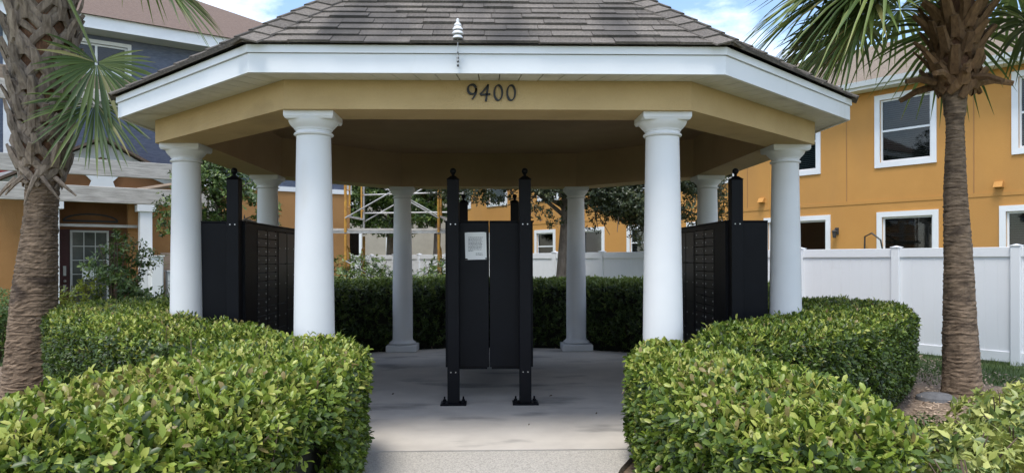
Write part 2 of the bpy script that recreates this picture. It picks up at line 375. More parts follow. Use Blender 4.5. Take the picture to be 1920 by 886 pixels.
# ------------------------------------------------------------------ gazebo
gz = empty('gazebo', GC, 'tan stucco octagonal gazebo with eight white columns and brown shingle roof', 'gazebo')
def octo(q, p): return [(-p, 9 - q), (p, 9 - q), (q, 9 - p), (q, 9 + p), (p, 9 + q), (-p, 9 + q), (-q, 9 + p), (-q, 9 - p)]
def side(po, pi, i, z0, z1): 
    j = (i + 1) % 8
    return MB().prism([po[i], po[j], pi[j], pi[i]], z0, z1)
OB, IB = octo(3.25, 1.55), octo(2.83, 1.37)
BEAM_Z = 2.58
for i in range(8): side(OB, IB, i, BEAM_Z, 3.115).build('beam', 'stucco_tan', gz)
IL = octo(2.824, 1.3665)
for i in range(8): side(octo(2.8298, 1.36995), IL, i, BEAM_Z + .002, 3.10).build('inner_shade_liner', 'stucco_ceiling', gz)  # thin liners on the beams; their darker brown carries the interior shade
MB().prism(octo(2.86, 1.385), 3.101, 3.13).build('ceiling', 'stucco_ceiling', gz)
SOF = 2.80
F0, F1 = octo(3.52, 1.73), octo(3.495, 1.718)
FU, FUi = octo(3.535, 1.738), octo(3.497, 1.719)
for i in range(8):
    fb = side(F0, F1, i, SOF - 0.012, 2.925).build('fascia', 'fascia_white', gz)
    side(FU, FUi, i, 2.929, 2.985).build('drip_edge', 'fascia_white', fb)
SI = octo(3.251, 1.5505)
for i in range(8):
    j = (i + 1) % 8; a, b, c, d = [Vector((*q, 0)) for q in (F1[i], F1[j], SI[j], SI[i])]
    n = max(8, round((b - a).length / 0.165)); g = 0.004 / (b - a).length
    for k in range(n):
        t0, t1 = k / n + g, (k + 1) / n - g
        quad = [a.lerp(b, t0), a.lerp(b, t1), d.lerp(c, t1), d.lerp(c, t0)]
        MB().prism(quad, SOF, SOF + 0.012).build('soffit_panel', 'soffit_vinyl', gz)
# dark void above the soffit joints is the attic itself (roof deck below closes it)

APEX = Vector((0, 9, 5.42)); EZ = 2.992
ED = [Vector((*q, EZ)) for q in octo(3.56, 1.75)]
rb = MB()
for i in range(8): rb.add([ED[i] - Vector((0, 0, .006)), ED[(i + 1) % 8] - Vector((0, 0, .006)), APEX - Vector((0, 0, .03))], [(0, 1, 2)])
roof = rb.build('roof', 'shingle', gz)
def shingle_piece(A, B, i, s0, s1, x0, x1, th=0.013):
    """one tab on the roof face A-B-apex: s along the slope (0 at eave), x along the eave from its middle; clipped at the hips"""
    mid = (A + B) / 2; e = (B - A).normalized(); up = (APEX - mid); S = up.length; up = up.normalized(); nrm = e.cross(up).normalized()
    if nrm.z < 0: nrm = -nrm
    hw = (B - A).length / 2
    def clip(x, s): w = hw * (1 - s / S); return max(-w, min(w, x))
    if min(abs(clip(x0, s0) - clip(x1, s0)), 9) < 0.02: return None
    P = lambda x, s, h: mid + e * clip(x, s) + up * s + nrm * h
    lo = [P(x0, s0, 0.006), P(x1, s0, 0.006), P(x1, s1, 0.001), P(x0, s1, 0.001)]
    hi = [P(x0, s0, 0.006 + th), P(x1, s0, 0.006 + th), P(x1, s1, 0.003), P(x0, s1, 0.003)]
    return lo, hi
EXP = 0.142
allrest = MB()
nfront = 0
for i in range(8):
    A, B = ED[i], ED[(i + 1) % 8]; mid = (A + B) / 2; S = (APEX - mid).length; hw = (B - A).length / 2
    row = 0
    while row * EXP < S - 0.1:
        s0 = row * EXP - (0.012 if row == 0 else 0); x = -hw - random.uniform(0, 0.3)
        while x < hw:
            w = random.choice((0.17, 0.24, 0.30, 0.33, 0.38)); jit = random.uniform(-0.006, 0.008)
            pc = shingle_piece(A, B, i, s0 + jit, s0 + EXP + 0.03, x + 0.002, x + w - 0.002, random.choice((0.010, 0.014, 0.020)))
            x += w
            if pc is None: continue
            if i == 0 and nfront < 240:
                MB().quadprism(*pc).build('shingle', 'shingle', roof); nfront += 1
            else: allrest.quadprism(*pc)
        row += 1
allrest.build('shingle_field', 'shingle', roof, kind='stuff')
caprest = MB()
for i in range(8):
    A = ED[i]; d = (APEX - A); Lh = d.length; d = d.normalized()
    e0 = (ED[(i + 1) % 8] - A).normalized(); e1 = (ED[i - 1] - A).normalized()
    # across directions lying in the two roof faces, square to the hip
    c0 = (e0 - d * e0.dot(d)).normalized(); c1 = (e1 - d * e1.dot(d)).normalized()
    up = Vector((0, 0, 1)); up = (up - d * up.dot(d)).normalized()
    s = -0.02; k = 0
    while s < Lh - 0.1:
        p0, p1 = A + d * s, A + d * (s + 0.19); wv = 0.135
        h0, h1 = 0.030, 0.014
        lo = [p0 + c1 * wv + up * (h0 - .012), p0 + up * h0, p0 + c0 * wv + up * (h0 - .012), p1 + c0 * wv + up * (h1 - .01), p1 + up * h1, p1 + c1 * wv + up * (h1 - .01)]
        hi = [v + up * 0.013 for v in lo]
        vs = lo + hi
        fs = [(0, 1, 4, 5), (1, 2, 3, 4), (6, 11, 10, 7), (7, 10, 9, 8), (0, 6, 7, 1), (1, 7, 8, 2), (2, 8, 9, 3), (3, 9, 10, 4), (4, 10, 11, 5), (5, 11, 6, 0)]
        if i in (0, 1) and k < 24: MB().add(vs, fs).build('hip_cap', 'shingle', roof)
        else: caprest.add(vs, fs)
        s += 0.165; k += 1
caprest.build('hip_cap_run', 'shingle', roof, kind='stuff')

# columns: round tapered shaft, moulded capital with square abacus, torus and square plinth
cp, cu = 1.379, 3.018
CPOS = [(-cp, -cu), (cp, -cu), (cu, -cp), (cu, cp), (cp, cu), (-cp, cu), (-cu, cp), (-cu, -cp)]
def column(x, y):
    r0, r1 = 0.158, 0.132; zt = 2.405
    prof = [(r0 + 0.03, 0.150), (r0 + 0.012, 0.165), (r0, 0.19)]
    for k in range(1, 11):
        t = k / 10; prof.append((r0 + (r1 - r0) * (max(0, t - 0.25) / 0.75) ** 1.25, 0.19 + (zt - 0.19) * t))
    sh = MB().lathe(prof, x, y, 48).build('column', 'white_column', gz, True)
    cpf = [(r1 - .002, zt), (r1 + .016, zt + .006), (r1 + .021, zt + .015), (r1 + .016, zt + .024), (r1 + .004, zt + .029), (r1 + .004, zt + .044),
           (r1 + .012, zt + .047), (r1 + .014, zt + .056), (r1 + .020, zt + .062), (r1 + .036, zt + .078), (r1 + .052, zt + .098), (r1 + .060, zt + .118)]
    b = MB().lathe(cpf, x, y, 48)
    h = 0.188; g = h - .010
    b.quadprism([(x - g, y - g, zt + .117), (x + g, y - g, zt + .117), (x + g, y + g, zt + .117), (x - g, y + g, zt + .117)],
                [(x - h, y - h, zt + .135), (x + h, y - h, zt + .135), (x + h, y + h, zt + .135), (x - h, y + h, zt + .135)])
    b.box(x - h, x + h, y - h, y + h, zt + .1355, BEAM_Z - .001)
    b.build('capital', 'white_column', sh, True)
    t = [(0.185, 0.104)] + [(0.176 + 0.034 * math.cos(R(a)), 0.128 + 0.024 * math.sin(R(a))) for a in range(-80, 91, 17)] + [(0.165, 0.158)]
    b = MB().lathe(t, x, y, 48); b.box(x - .238, x + .238, y - .238, y + .238, 0.0005, 0.103, 0, 0.006)
    b.build('plinth', 'white_column', sh, True)
for (x, y) in CPOS: column(x, 9 + y)

# house number 9400: broad-nib strokes standing off the beam
def nib(path, zc, xc, w=0.019, thin=0.006, sc=1.0, ang=38):
    path = [(p[0] * 1.16, p[1] * 1.14) for p in path]; poly_l, poly_r = [], []
    for i, p in enumerate(path):
        a = path[max(0, i - 1)]; b = path[min(len(path) - 1, i + 1)]
        dx, dz = b[0] - a[0], b[1] - a[1]; l = math.hypot(dx, dz) or 1; dx /= l; dz /= l
        wd = thin + (w - thin) * abs(dx * math.sin(R(ang)) - dz * math.cos(R(ang)))
        poly_l.append((xc + p[0] - dz * wd / 2, zc + p[1] + dx * wd / 2)); poly_r.append((xc + p[0] + dz * wd / 2, zc + p[1] - dx * wd / 2))
    b = MB(); yf, yb = 9 - 3.25 - 0.016, 9 - 3.25 - 0.002; n = len(path)
    vs = [(p[0], yf, p[1]) for p in poly_l] + [(p[0], yf, p[1]) for p in poly_r] + [(p[0], yb, p[1]) for p in poly_l] + [(p[0], yb, p[1]) for p in poly_r]
    fs = []
    for i in range(n - 1):
        fs += [(i, i + 1, n + i + 1, n + i), (2 * n + i, 3 * n + i, 3 * n + i + 1, 2 * n + i + 1), (i, 2 * n + i, 2 * n + i + 1, i + 1), (n + i, n + i + 1, 3 * n + i + 1, 3 * n + i)]
    fs += [(0, n, 3 * n, 2 * n), (n - 1, 3 * n - 1, 4 * n - 1, 2 * n - 1)]
    return b.add(vs, fs)
def arc(cx, cz, rx, rz, a0, a1, n=22): return [(cx + rx * math.cos(R(a0 + (a1 - a0) * k / n)), cz + rz * math.sin(R(a0 + (a1 - a0) * k / n))) for k in range(n + 1)]
ZN = 2.705
def zero(x):
    return nib(arc(0, 0, 0.026, 0.050, 60, 421, 30), ZN, x, 0.017, 0.006)
nine = nib(arc(0.0, 0.022, 0.027, 0.031, 20, 375, 26) + arc(-0.045, 0.022, 0.072, 0.085, 4, -52, 10), ZN, -0.130, 0.020, 0.007)
nine.build('digit', 'digit_black', gz)
four = nib([(0.018, 0.052), (0.0, 0.03), (-0.02, 0.004), (-0.036, -0.012), (-0.03, -0.014), (0, -0.012), (0.032, -0.010)], ZN, -0.028, 0.018, 0.008)
f2 = nib([(0.018, 0.056), (0.012, 0.01), (0.006, -0.03), (0.002, -0.058)], ZN, -0.028, 0.018, 0.009); four.add(f2.v, f2.f)
four.build('digit', 'digit_black', gz)
zero(0.069).build('digit', 'digit_black', gz); zero(0.167).build('digit', 'digit_black', gz)

# white stacked-disc weather sensor on a thin rod at the eave
ws = empty('weather_sensor', (-0.224, 5.425, 2.84), 'small white stacked-disc sensor on thin rod above the fascia', 'sensor')
b = MB()
for k, (z, r) in enumerate(((3.030, .036), (3.060, .040), (3.090, .036))):
    b.lathe([(r * .45, z - .004), (r, z - .006), (r, z + .002), (r * .62, z + .020), (r * .4, z + .024)], -0.224, 5.425, 24)
b.lathe([(.016, 3.110), (.026, 3.115), (.022, 3.130), (.011, 3.137), (.011, 3.160), (.004, 3.167)], -0.224, 5.425, 20)
b.build('shield', 'plastic_white', ws, True)
MB().tube([(-0.224, 5.425, 2.86), (-0.224, 5.425, 3.03)], 0.0035, 8).build('rod', 'galvanised', ws)
b = MB()
for z in (2.83, 2.86, 2.885): b.box(-0.232, -0.216, 5.436, 5.463, z, z + 0.010)
b.box(-0.229, -0.219, 5.418, 5.463, 2.915, 2.927)
b.build('bracket', 'cable_dark', ws)

# ------------------------------------------------------------------ mailbox banks
def bank(fx, sgn, label, notice=False, width=0.438):
    """cabinet with its doors on the plane x = fx, facing sgn; it runs back from y = 7.62"""
    y0, y1, z0, z1 = 7.62, 10.52, 0.356, 1.815
    t = empty('mailbox_bank', (fx - sgn * width / 2, 9.05, 0), label, 'mailbox', 'black mailbox banks under the gazebo')
    xa, xb = sorted((fx - sgn * 0.02, fx - sgn * width))
    b = MB(); b.box(xa, xb, y0, y1, z0, z1, 0, 0.004); b.build('cabinet', 'black_metal', t)
    xa2, xb2 = sorted((fx + sgn * 0.012, fx - sgn * (width + 0.0)))
    MB().box(xa2, xb2, y0 - 0.008, y1 + 0.008, z1 + 0.0005, z1 + 0.016, 0, 0.003).build('top_lid', 'black_metal', t)
    for ya_, yb_ in ((y0 - 0.006, y0 - 0.0005), (y1 + 0.0005, y1 + 0.006)):   # end panels: folded sheets a few millimetres proud
        MB().box(xa + 0.003, xb - 0.003, ya_, yb_, z0 + 0.004, z1 - 0.004, 0, 0.002).build('end_panel', 'black_metal', t)
    # door frames
    fr = MB(); fs_ = lambda y_a, y_b, z_a, z_b: fr.box(*sorted((fx - sgn * 0.0195, fx)), y_a, y_b, z_a, z_b)
    fs_(y0 + .002, 7.99, z0 + .002, z1 - .002); fs_(10.36, y1 - .002, z0 + .002, z1 - .002)
    cols = []
    y = 7.99
    for mod, kind in enumerate('TPT'):
        for c in range(2): cols.append((y + 0.022, y + 0.362, kind, c)); y += 0.37
        y += 0.05
    ys = [7.99] + [v for c in cols for v in (c[0], c[1])] + [10.36]
    for k in range(0, len(ys), 2): fs_(ys[k] + (0 if k else .0005), ys[k + 1] - (.0005 if k == len(ys) - 2 else 0), z0 + .03, z1 - .05)
    fs_(7.9905, 10.3595, z1 - .0495, z1 - .003); fs_(7.9905, 10.3595, z0 + .003, z0 + .0295)
    fr.build('door_frame', 'black_metal', t)
    cache = {}
    def door(ya, yb, za, zb, slot=False):
        h = round(zb - za, 3); w = round(yb - ya, 3); key = (h, w, slot)
        if key not in cache:
            m = MB(); a_, b_ = sorted((-sgn * 0.016, sgn * 0.004)); m.box(a_, b_, -w / 2, w / 2, -h / 2, h / 2, 0, 0.002)
            if slot:
                m.box(*sorted((sgn * .0045, sgn * .03)), -w / 2 + .03, w / 2 - .03, .005, .012, 0, 0.001)
            ly = -w / 2 + 0.028 if sgn > 0 else -w / 2 + 0.028
            prof = [(.0085, 0), (.0085, .004), (.006, .006)]
            n = 10; vs = []
            for (r, q) in prof: vs += [(sgn * (.0045 + q), ly + r * math.cos(2 * math.pi * k / n), r * math.sin(2 * math.pi * k / n) + (0 if not slot else -.02)) for k in range(n)]
            f = [(i * n + k, i * n + (k + 1) % n, (i + 1) * n + (k + 1) % n, (i + 1) * n + k) for i in range(2) for k in range(n)] + [tuple(range(2 * n, 3 * n))]
            m.add(vs, f, 1)
            # number plate
            m.box(*sorted((sgn * .0045, sgn * .0055)), w / 2 - .06, w / 2 - .03, -.008, .008, 2)
            o = m.build('door', ['black_door', 'steel', 'utility_grey'], t); cache[key] = o.data
            o.location = Vector((fx, (ya + yb) / 2, (za + zb) / 2)) - origin(t)
            # the mesh was shifted by build(): put its vertices back about their own centre
            og = origin(t)
            for v in o.data.vertices: v.co += og
        else:
            link_mesh('door', cache[key], t, (fx, (ya + yb) / 2, (za + zb) / 2))
    for (ya, yb, kind, c) in cols:
        za, zb = z0 + 0.035, z1 - 0.055
        if kind == 'T' and c == 0: hs = [1] * 15
        elif kind == 'T': hs = [1] * 6 + [2, 1] + [1] * 6
        elif c == 0: hs = [3, 3, 5, 4]
        else: hs = [5, 3, 3, 4]
        u = (zb - za) / 15; z = za
        for q, hgt in enumerate(hs): door(ya, yb, z + 0.003, z + hgt * u - 0.003, kind == 'T' and hgt == 2); z += hgt * u
    # posts with ball finials, base plates and bolts, one at each end
    pxx = fx - sgn * 0.083
    for py in (y0 - 0.068, y1 + 0.068):
        h = 0.0585; b = MB()
        b.box(pxx - h, pxx + h, py - h, py + h, 0.018, 2.235, 0, 0.004)
        p = b.build('post', 'black_metal', t)
        b = MB(); b.quadprism([(pxx - h - .006, py - h - .006, 2.2355), (pxx + h + .006, py - h - .006, 2.2355), (pxx + h + .006, py + h + .006, 2.2355), (pxx - h - .006, py + h + .006, 2.2355)],
                              [(pxx - .022, py - .022, 2.272), (pxx + .022, py - .022, 2.272), (pxx + .022, py + .022, 2.272), (pxx - .022, py + .022, 2.272)])
        b.lathe([(.017, 2.268), (.013, 2.285), (.020, 2.292)] + [(max(.001, .032 * math.cos(R(a))), 2.322 + .032 * math.sin(R(a))) for a in range(-65, 91, 15)], pxx, py, 18)
        b.build('finial', 'black_metal', p, True)
        b = MB(); b.box(pxx - .128, pxx + .128, py - .105, py + .105, 0.001, 0.0178, 0, 0.003)
        b.build('base_plate', 'black_metal', p)
        for ax in (-.094, .094):
            for ay in (-.078, .078):
                q = MB(); q.lathe([(.017, .018), (.017, .034), (.009, .035), (.009, .060), (.006, .064)], pxx + ax, py + ay, 6); q.build('anchor_bolt', 'black_metal', p)
        sy = py - h - .0015 if py < 9 else py + h + .0015
        for ax in (-.024, .024):
            for z in (.325, 1.79):
                q = MB(); n = 8
                q.tube([(pxx + ax, sy + .003 * (1 if py < 9 else -1), z), (pxx + ax, sy - .004 * (1 if py < 9 else -1), z)], .0065, 8); q.build('bolt', 'steel', p)
    # braces from the cabinet floor to the posts
    b = MB(); a_, b_ = sorted((fx - sgn * .03, fx - sgn * (width - .02)))
    for py in (y0 + .02, y1 - .06): b.box(a_, b_, py, py + .04, z0 - .022, z0 - .0005)
    b.build('floor_channel', 'black_metal', t)
    return t
bank(-0.445, -1, 'black mailbox bank at the middle, seen end-on, with white notice taped on')
bank(0.437, 1, 'black mailbox bank at the middle, right half of the pair, bare end panel')
bank(-2.44, 1, 'black mailbox bank behind the left front column, doors facing the centre')
bank(2.40, -1, 'black mailbox bank behind the right front column, doors facing the centre')
# taped notice
nl = empty('paper_notice', (-0.137, 7.605, 1.58), 'white typed paper notice taped to the black mailbox end panel', 'notice')
b = MB(); nx0, nx1, nz0, nz1 = -0.243, -0.028, 1.437, 1.712
vs = []
for i in range(5):
    for j in range(6):
        u_, v_ = i / 4, j / 5; vs.append((nx0 + (nx1 - nx0) * u_ + 0.006 * v_ * (-1), 7.6115 - 0.004 * math.sin(u_ * 3.1) * (0.5 + v_ * .3) - (0.004 if (i == 4 and j == 0) else 0), nz0 + (nz1 - nz0) * v_ + .004 * u_))
fs = [(i * 6 + j, (i + 1) * 6 + j, (i + 1) * 6 + j + 1, i * 6 + j + 1) for i in range(4) for j in range(5)]
b.add(vs, fs).build('sheet', 'paper', nl)
b = MB(); z = nz1 - 0.052
for k in range(14):
    if k in (11,): z -= .0125; continue
    x = nx0 + .03 + (0.075 if k > 11 else 0); xe = nx1 - (.035 if k not in (10,) else .12) - random.uniform(0, .02)
    while x < xe:
        w = random.uniform(.007, .022); b.box(x, min(x + w, xe), 7.6038, 7.6043, z, z + .0045); x += w + .005
    z -= .0135
b.build('typed_lines', 'ink', nl, kind='stuff')
b = MB()
for (x, z) in ((nx0 + .0, nz1), (nx1 - .01, nz1 + .002), (nx0 + .01, nz0 + .004), (nx1 - .003, nz0 + .01)): b.box(x - .012, x + .012, 7.6045, 7.6050, z - .002, z + .010)
b.build('tape', 'black_door', nl)
# scraps of litter on the slab
for (x, y, s) in ((0.62, 7.92, .03), (-1.05, 8.1, .02), (0.98, 7.0, .016), (0.33, 6.55, .012)):
    b = MB(); b.add([(x, y, .003), (x + s, y + s * .3, .006), (x + s * 1.3, y + s * 1.2, .012), (x + s * .2, y + s, .004), (x + s * .6, y + s * .6, .018)], [(0, 1, 4), (1, 2, 4), (2, 3, 4), (3, 0, 4)])
    setp(b.build('dead_leaf', 'twig'), {.03: 'largest brown dead leaf on the slab, right of the middle mailboxes', .02: 'brown dead leaf on the slab left of the middle mailboxes', .016: 'small brown dead leaf on the slab near the right hedge', .012: 'tiny brown dead leaf on the slab in front of the right post'}[s], 'leaf', 'dead leaves on the slab')

# ------------------------------------------------------------------ hedges
f_px = 1416
psi = R(1.70)
def depth_of(P): return P[:, 0] * math.sin(psi) + P[:, 1] * math.cos(psi)
LEAFOBJ = {}
def leaf_meshes(material):
    if material not in LEAFOBJ:
        LEAFOBJ[material] = [tri_mesh('leaf', LEAF8[0][:, [1, 0, 2]], LEAF8[1], np.full(8, v), material) for v in np.linspace(0.02, 0.99, 14)]
    return LEAFOBJ[material]

def hedge(poly, H, label, dens_top, dens_side, Ls, material, single=0, tpl=LEAF8, rr=0.20, seen=None, bright=(0.68, 0.24), side_bright=(0.42, 0.22), it=2):
    P0 = chaikin(poly, it)
    area2 = sum(P0[i][0] * P0[(i + 1) % len(P0)][1] - P0[(i + 1) % len(P0)][0] * P0[i][1] for i in range(len(P0)))
    if area2 < 0: P0 = P0[::-1]
    A = abs(area2) / 2
    c = P0.mean(0)
    t = empty('hedge', (c[0], c[1], 0), label, 'hedge', 'clipped hedges round the gazebo')
    # top
    n = int(A * dens_top * 2.2); lo, hi = P0.min(0), P0.max(0)
    q = rng.uniform(lo, hi, (int(n * (hi - lo).prod() / A) + 10, 2)); ins, dist, out = poly_info(P0, q); q, dist, out = q[ins], dist[ins], out[ins]
    q, dist, out = q[:int(A * dens_top)], dist[:int(A * dens_top)], out[:int(A * dens_top)]
    k = np.clip(1 - dist / rr, 0, 1)
    z = H - rr * (1 - np.sqrt(np.clip(1 - k ** 2, 0, 1))) + 0.035 * lump(q[:, 0], q[:, 1]) + 0.028 * lump(q[:, 0] * 3.1, q[:, 1] * 3.1) + 0.03 * (rng.random(len(q)) ** 8)
    Nt = np.column_stack([out * k[:, None], np.sqrt(np.clip(1 - k ** 2, 0.02, 1))])
    Pt = np.column_stack([q, z - 0.012 * 0 - rng.random(len(q)) ** 1.6 * 0.11])
    # sides
    e = np.roll(P0, -1, 0) - P0; el = np.linalg.norm(e, axis=1); per = el.sum()
    m = int(per * H * dens_side); s = rng.random(m) * per; cum = np.concatenate([[0], np.cumsum(el)]); ii = np.searchsorted(cum, s, 'right') - 1
    tt = (s - cum[ii]) / el[ii]; b2 = P0[ii] + e[ii] * tt[:, None]; nrm = np.column_stack([e[ii][:, 1], -e[ii][:, 0]]) / el[ii][:, None]
    zs = rng.random(m) ** 0.85 * (H - rr * 0.6) + 0.03
    inn = rng.random(m) ** 2 * 0.09 - 0.035 * lump(b2[:, 0] + zs, b2[:, 1] - zs, 1.6) * 0.8
    inn += np.clip(0.22 - zs, 0, 1) * 0.35
    Ps = np.column_stack([b2 - nrm * inn[:, None], zs]); Ns = np.column_stack([nrm, np.full(m, 0.12)])
    # open patches where twigs show
    def thin(Pp): return (np.sin(Pp[:, 0] * 3.7 + 1.3) * np.sin(Pp[:, 1] * 4.3 + 2.1) + np.sin(Pp[:, 2] * 7 + Pp[:, 0] * 2.3)) < 1.55
    ks = thin(Ps); Ps, Ns = Ps[ks], Ns[ks]
    pt = sprigs(Pt, Nt, 6, Ls, (0.38, 0.54), 0.5, (0.30, 1.30)); ps = sprigs(Ps, Ns, 5, Ls, (0.40, 0.56), 0.42, (-0.1, 0.9))
    # a leaf's tone is the sprig's tone (new shoots are paler; lit tops and shaded sides are painted in too) with a little spread
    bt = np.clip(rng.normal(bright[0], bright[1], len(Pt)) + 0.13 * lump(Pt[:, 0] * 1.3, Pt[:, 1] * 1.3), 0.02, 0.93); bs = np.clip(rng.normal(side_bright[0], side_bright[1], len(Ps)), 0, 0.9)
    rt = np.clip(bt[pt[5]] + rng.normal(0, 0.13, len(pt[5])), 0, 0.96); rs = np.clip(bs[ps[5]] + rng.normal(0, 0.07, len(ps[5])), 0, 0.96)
    PP = np.concatenate([pt[0], ps[0]]); DD = np.concatenate([pt[1], ps[1]]); NN = np.concatenate([pt[2], ps[2]]); LL = np.concatenate([pt[3], ps[3]]); WW = np.concatenate([pt[4], ps[4]])
    dry = (lump(pt[0][:, 0] * 1.15 + 0.9, pt[0][:, 1] * 1.05) > 0.42) & (rng.random(len(rt)) < 0.45); rt = np.where(dry, rng.uniform(0.9, 1.0, len(rt)), rt)
    RV = np.concatenate([rt, rs]); RV = np.where(rng.random(len(RV)) < 0.004, 1.0, RV)
    keep = np.ones(len(PP), bool)
    if single:
        d = depth_of(PP); xs = (PP[:, 0] * math.cos(psi) - PP[:, 1] * math.sin(psi)) / d * f_px; ys = -(PP[:, 2] - CAM.z) / d * f_px
        vis = (np.abs(xs) < 940) & (ys > 0) & (ys < 392) & (d > 0.5)
        surf = np.concatenate([np.full(len(pt[0]), True), np.full(len(ps[0]), False)])
        ord_t = np.concatenate([np.repeat(np.arange(6), len(Pt)) < 2, np.repeat(np.arange(5), len(Ps)) < 2])
        V = np.array([0, 0, CAM.z]) - PP; fac = np.abs((unit(V) * unit(NN)).sum(1))
        top_z = np.concatenate([np.tile(z - Pt[:, 2] < 0.012, 6), np.tile(inn[ks] < 0.01, 5)])
        nv = np.concatenate([np.tile(Nt, (6, 1)), np.tile(Ns, (5, 1))]); front = (nv * V).sum(1) > 0.1
        score = np.where(vis & ord_t & top_z & front, LL * fac / np.maximum(d, .3), 0)
        pick = np.argsort(-score)[:single]; pick = pick[score[pick] > 0]; keep[pick] = False
        mesh = leaf_meshes(material); og = origin(t)
        for i in pick:
            D = Vector(DD[i]).normalized(); S = D.cross(Vector(NN[i])).normalized(); N2 = S.cross(D)
            o = bpy.data.objects.new('leaf', mesh[int(np.clip(RV[i], 0, .999) * 14)]); COL.objects.link(o); o.parent = t
            mx = Matrix((S * WW[i], D * LL[i], N2 * LL[i])).transposed().to_4x4(); mx.translation = Vector(PP[i]) - og; o.matrix_local = mx
    co, tr, rv = leaf_arrays(PP[keep], DD[keep], NN[keep], LL[keep], WW[keep], RV[keep], tpl)
    og = origin(t); fo = link_mesh('foliage', tri_mesh('foliage', co - np.array(og), tr, rv, material), t); fo['kind'] = 'stuff'
    # solid branch core; inner shade is put into its near-black colour
    vn = []
    for i in range(len(P0)):
        a = P0[i] - P0[i - 1]; b_ = P0[(i + 1) % len(P0)] - P0[i]; v = a / np.linalg.norm(a) + b_ / np.linalg.norm(b_); v /= np.linalg.norm(v); vn.append((-v[1], v[0]))
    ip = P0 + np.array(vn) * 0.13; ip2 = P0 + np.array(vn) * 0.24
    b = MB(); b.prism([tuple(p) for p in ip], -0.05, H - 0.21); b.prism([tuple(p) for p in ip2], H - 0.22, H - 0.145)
    b.build('dark_core', 'hedge_core', t)
    b = MB(); idx = rng.choice(len(Ps), min(len(Ps), 160), replace=False)
    for i in idx:
        p = Vector(Ps[i]); nn = Vector(Ns[i]).normalized(); a = p - nn * 0.16 - Vector((0, 0, .12)); d = Vector(rng.normal(0, .05, 3)); b.tube([a, (a + p) / 2 + d * .4, p + d * .6 - nn * .02], [.006, .004, .002], 4)
    idx = rng.choice(len(Pt), min(len(Pt), 140), replace=False)
    for i in idx:
        p = Vector(Pt[i]); d = Vector(rng.normal(0, .03, 3)); b.tube([p - Vector((0, 0, .16)) - d, p + Vector((0, 0, random.uniform(-.03, .03))) + d], [.005, .002], 4)
    b.build('twigs', 'twig', t, kind='stuff')
    return t
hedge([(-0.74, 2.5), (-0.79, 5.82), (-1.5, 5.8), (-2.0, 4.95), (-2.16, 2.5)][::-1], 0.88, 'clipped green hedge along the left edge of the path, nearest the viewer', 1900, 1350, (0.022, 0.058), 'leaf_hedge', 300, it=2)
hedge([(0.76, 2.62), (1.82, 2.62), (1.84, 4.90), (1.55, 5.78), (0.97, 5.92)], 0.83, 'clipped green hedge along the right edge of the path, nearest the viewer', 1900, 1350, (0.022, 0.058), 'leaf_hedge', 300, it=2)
hedge([(-1.25, 5.72), (-1.95, 4.95), (-5.15, 8.35), (-5.25, 10.7), (-3.35, 10.35), (-3.28, 7.75)], 0.92, 'clipped green hedge outside the gazebo beside the left palm', 1250, 1050, (0.024, 0.054), 'leaf_hedge', 300, LEAF4, bright=(0.56, 0.24), side_bright=(0.27, 0.16))
hedge([(1.25, 5.72), (1.95, 4.95), (5.05, 8.25), (5.15, 10.7), (3.35, 10.35), (3.28, 7.75)], 0.90, 'clipped green hedge outside the gazebo beside the right palm', 1250, 1050, (0.024, 0.054), 'leaf_hedge', 300, LEAF4, bright=(0.56, 0.24), side_bright=(0.27, 0.16))
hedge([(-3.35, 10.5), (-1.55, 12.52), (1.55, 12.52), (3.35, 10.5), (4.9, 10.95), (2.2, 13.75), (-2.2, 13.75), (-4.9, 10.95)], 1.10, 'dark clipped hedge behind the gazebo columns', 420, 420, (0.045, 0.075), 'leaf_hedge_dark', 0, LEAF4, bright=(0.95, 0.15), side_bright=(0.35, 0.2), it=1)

# ------------------------------------------------------------------ loose plants
def fan_shrub(cx, cy, h, rad, n, label, material, Ls=(0.06, 0.11), cat='shrub', name='shrub', group=None, z0=-0.05, per=6, tilt=(-0.2, 0.8), flat=0.35, tpl=LEAF4, wr=(0.35, 0.55), stems=9):
    t = empty(name, (cx, cy, z0), label, cat, group)
    u = unit(rng.normal(0, 1, (n, 3))); r = rng.random(n) ** 0.45
    P = np.array([cx, cy, z0 + h * 0.52]) + u * r[:, None] * np.array([rad, rad, h * 0.5])
    P += 0.08 * h * np.column_stack([np.sin(P[:, 2] * 9 + P[:, 1] * 5), np.cos(P[:, 2] * 8 + P[:, 0] * 6), np.zeros(n)])
    q = sprigs(P, u, per, Ls, wr, flat, tilt)
    rv = np.clip(rng.normal(0.5, 0.24, n)[q[5]] + rng.normal(0, .08, len(q[5])), 0, 1)
    co, tr, r2 = leaf_arrays(*q[:5], rv, tpl)
    fo = link_mesh('foliage', tri_mesh('foliage', co - np.array(origin(t)), tr, r2, material), t); fo['kind'] = 'stuff'
    b = MB()
    for k in range(stems):
        a = random.uniform(0, 6.28); rr_ = rad * random.uniform(.2, .8)
        b.tube([(cx + .05 * math.cos(a), cy + .05 * math.sin(a), z0), (cx + rr_ * .5 * math.cos(a), cy + rr_ * .5 * math.sin(a), z0 + h * .45), (cx + rr_ * math.cos(a + .3), cy + rr_ * math.sin(a + .3), z0 + h * .9)], [.014, .009, .004], 5)
    b.build('stems', 'twig', t)
    return t
GV = 'yellow-green bedding plants by the right palm'
fan_shrub(3.05, 4.75, .42, .42, 260, 'yellow-green leafy bedding plant at the lower right corner, nearest the viewer', 'leaf_yellow', (0.05, 0.10), group=GV)
fan_shrub(3.75, 5.15, .40, .45, 260, 'yellow-green leafy bedding plant at the right edge, low beside the near hedge', 'leaf_yellow', (0.05, 0.10), group=GV)
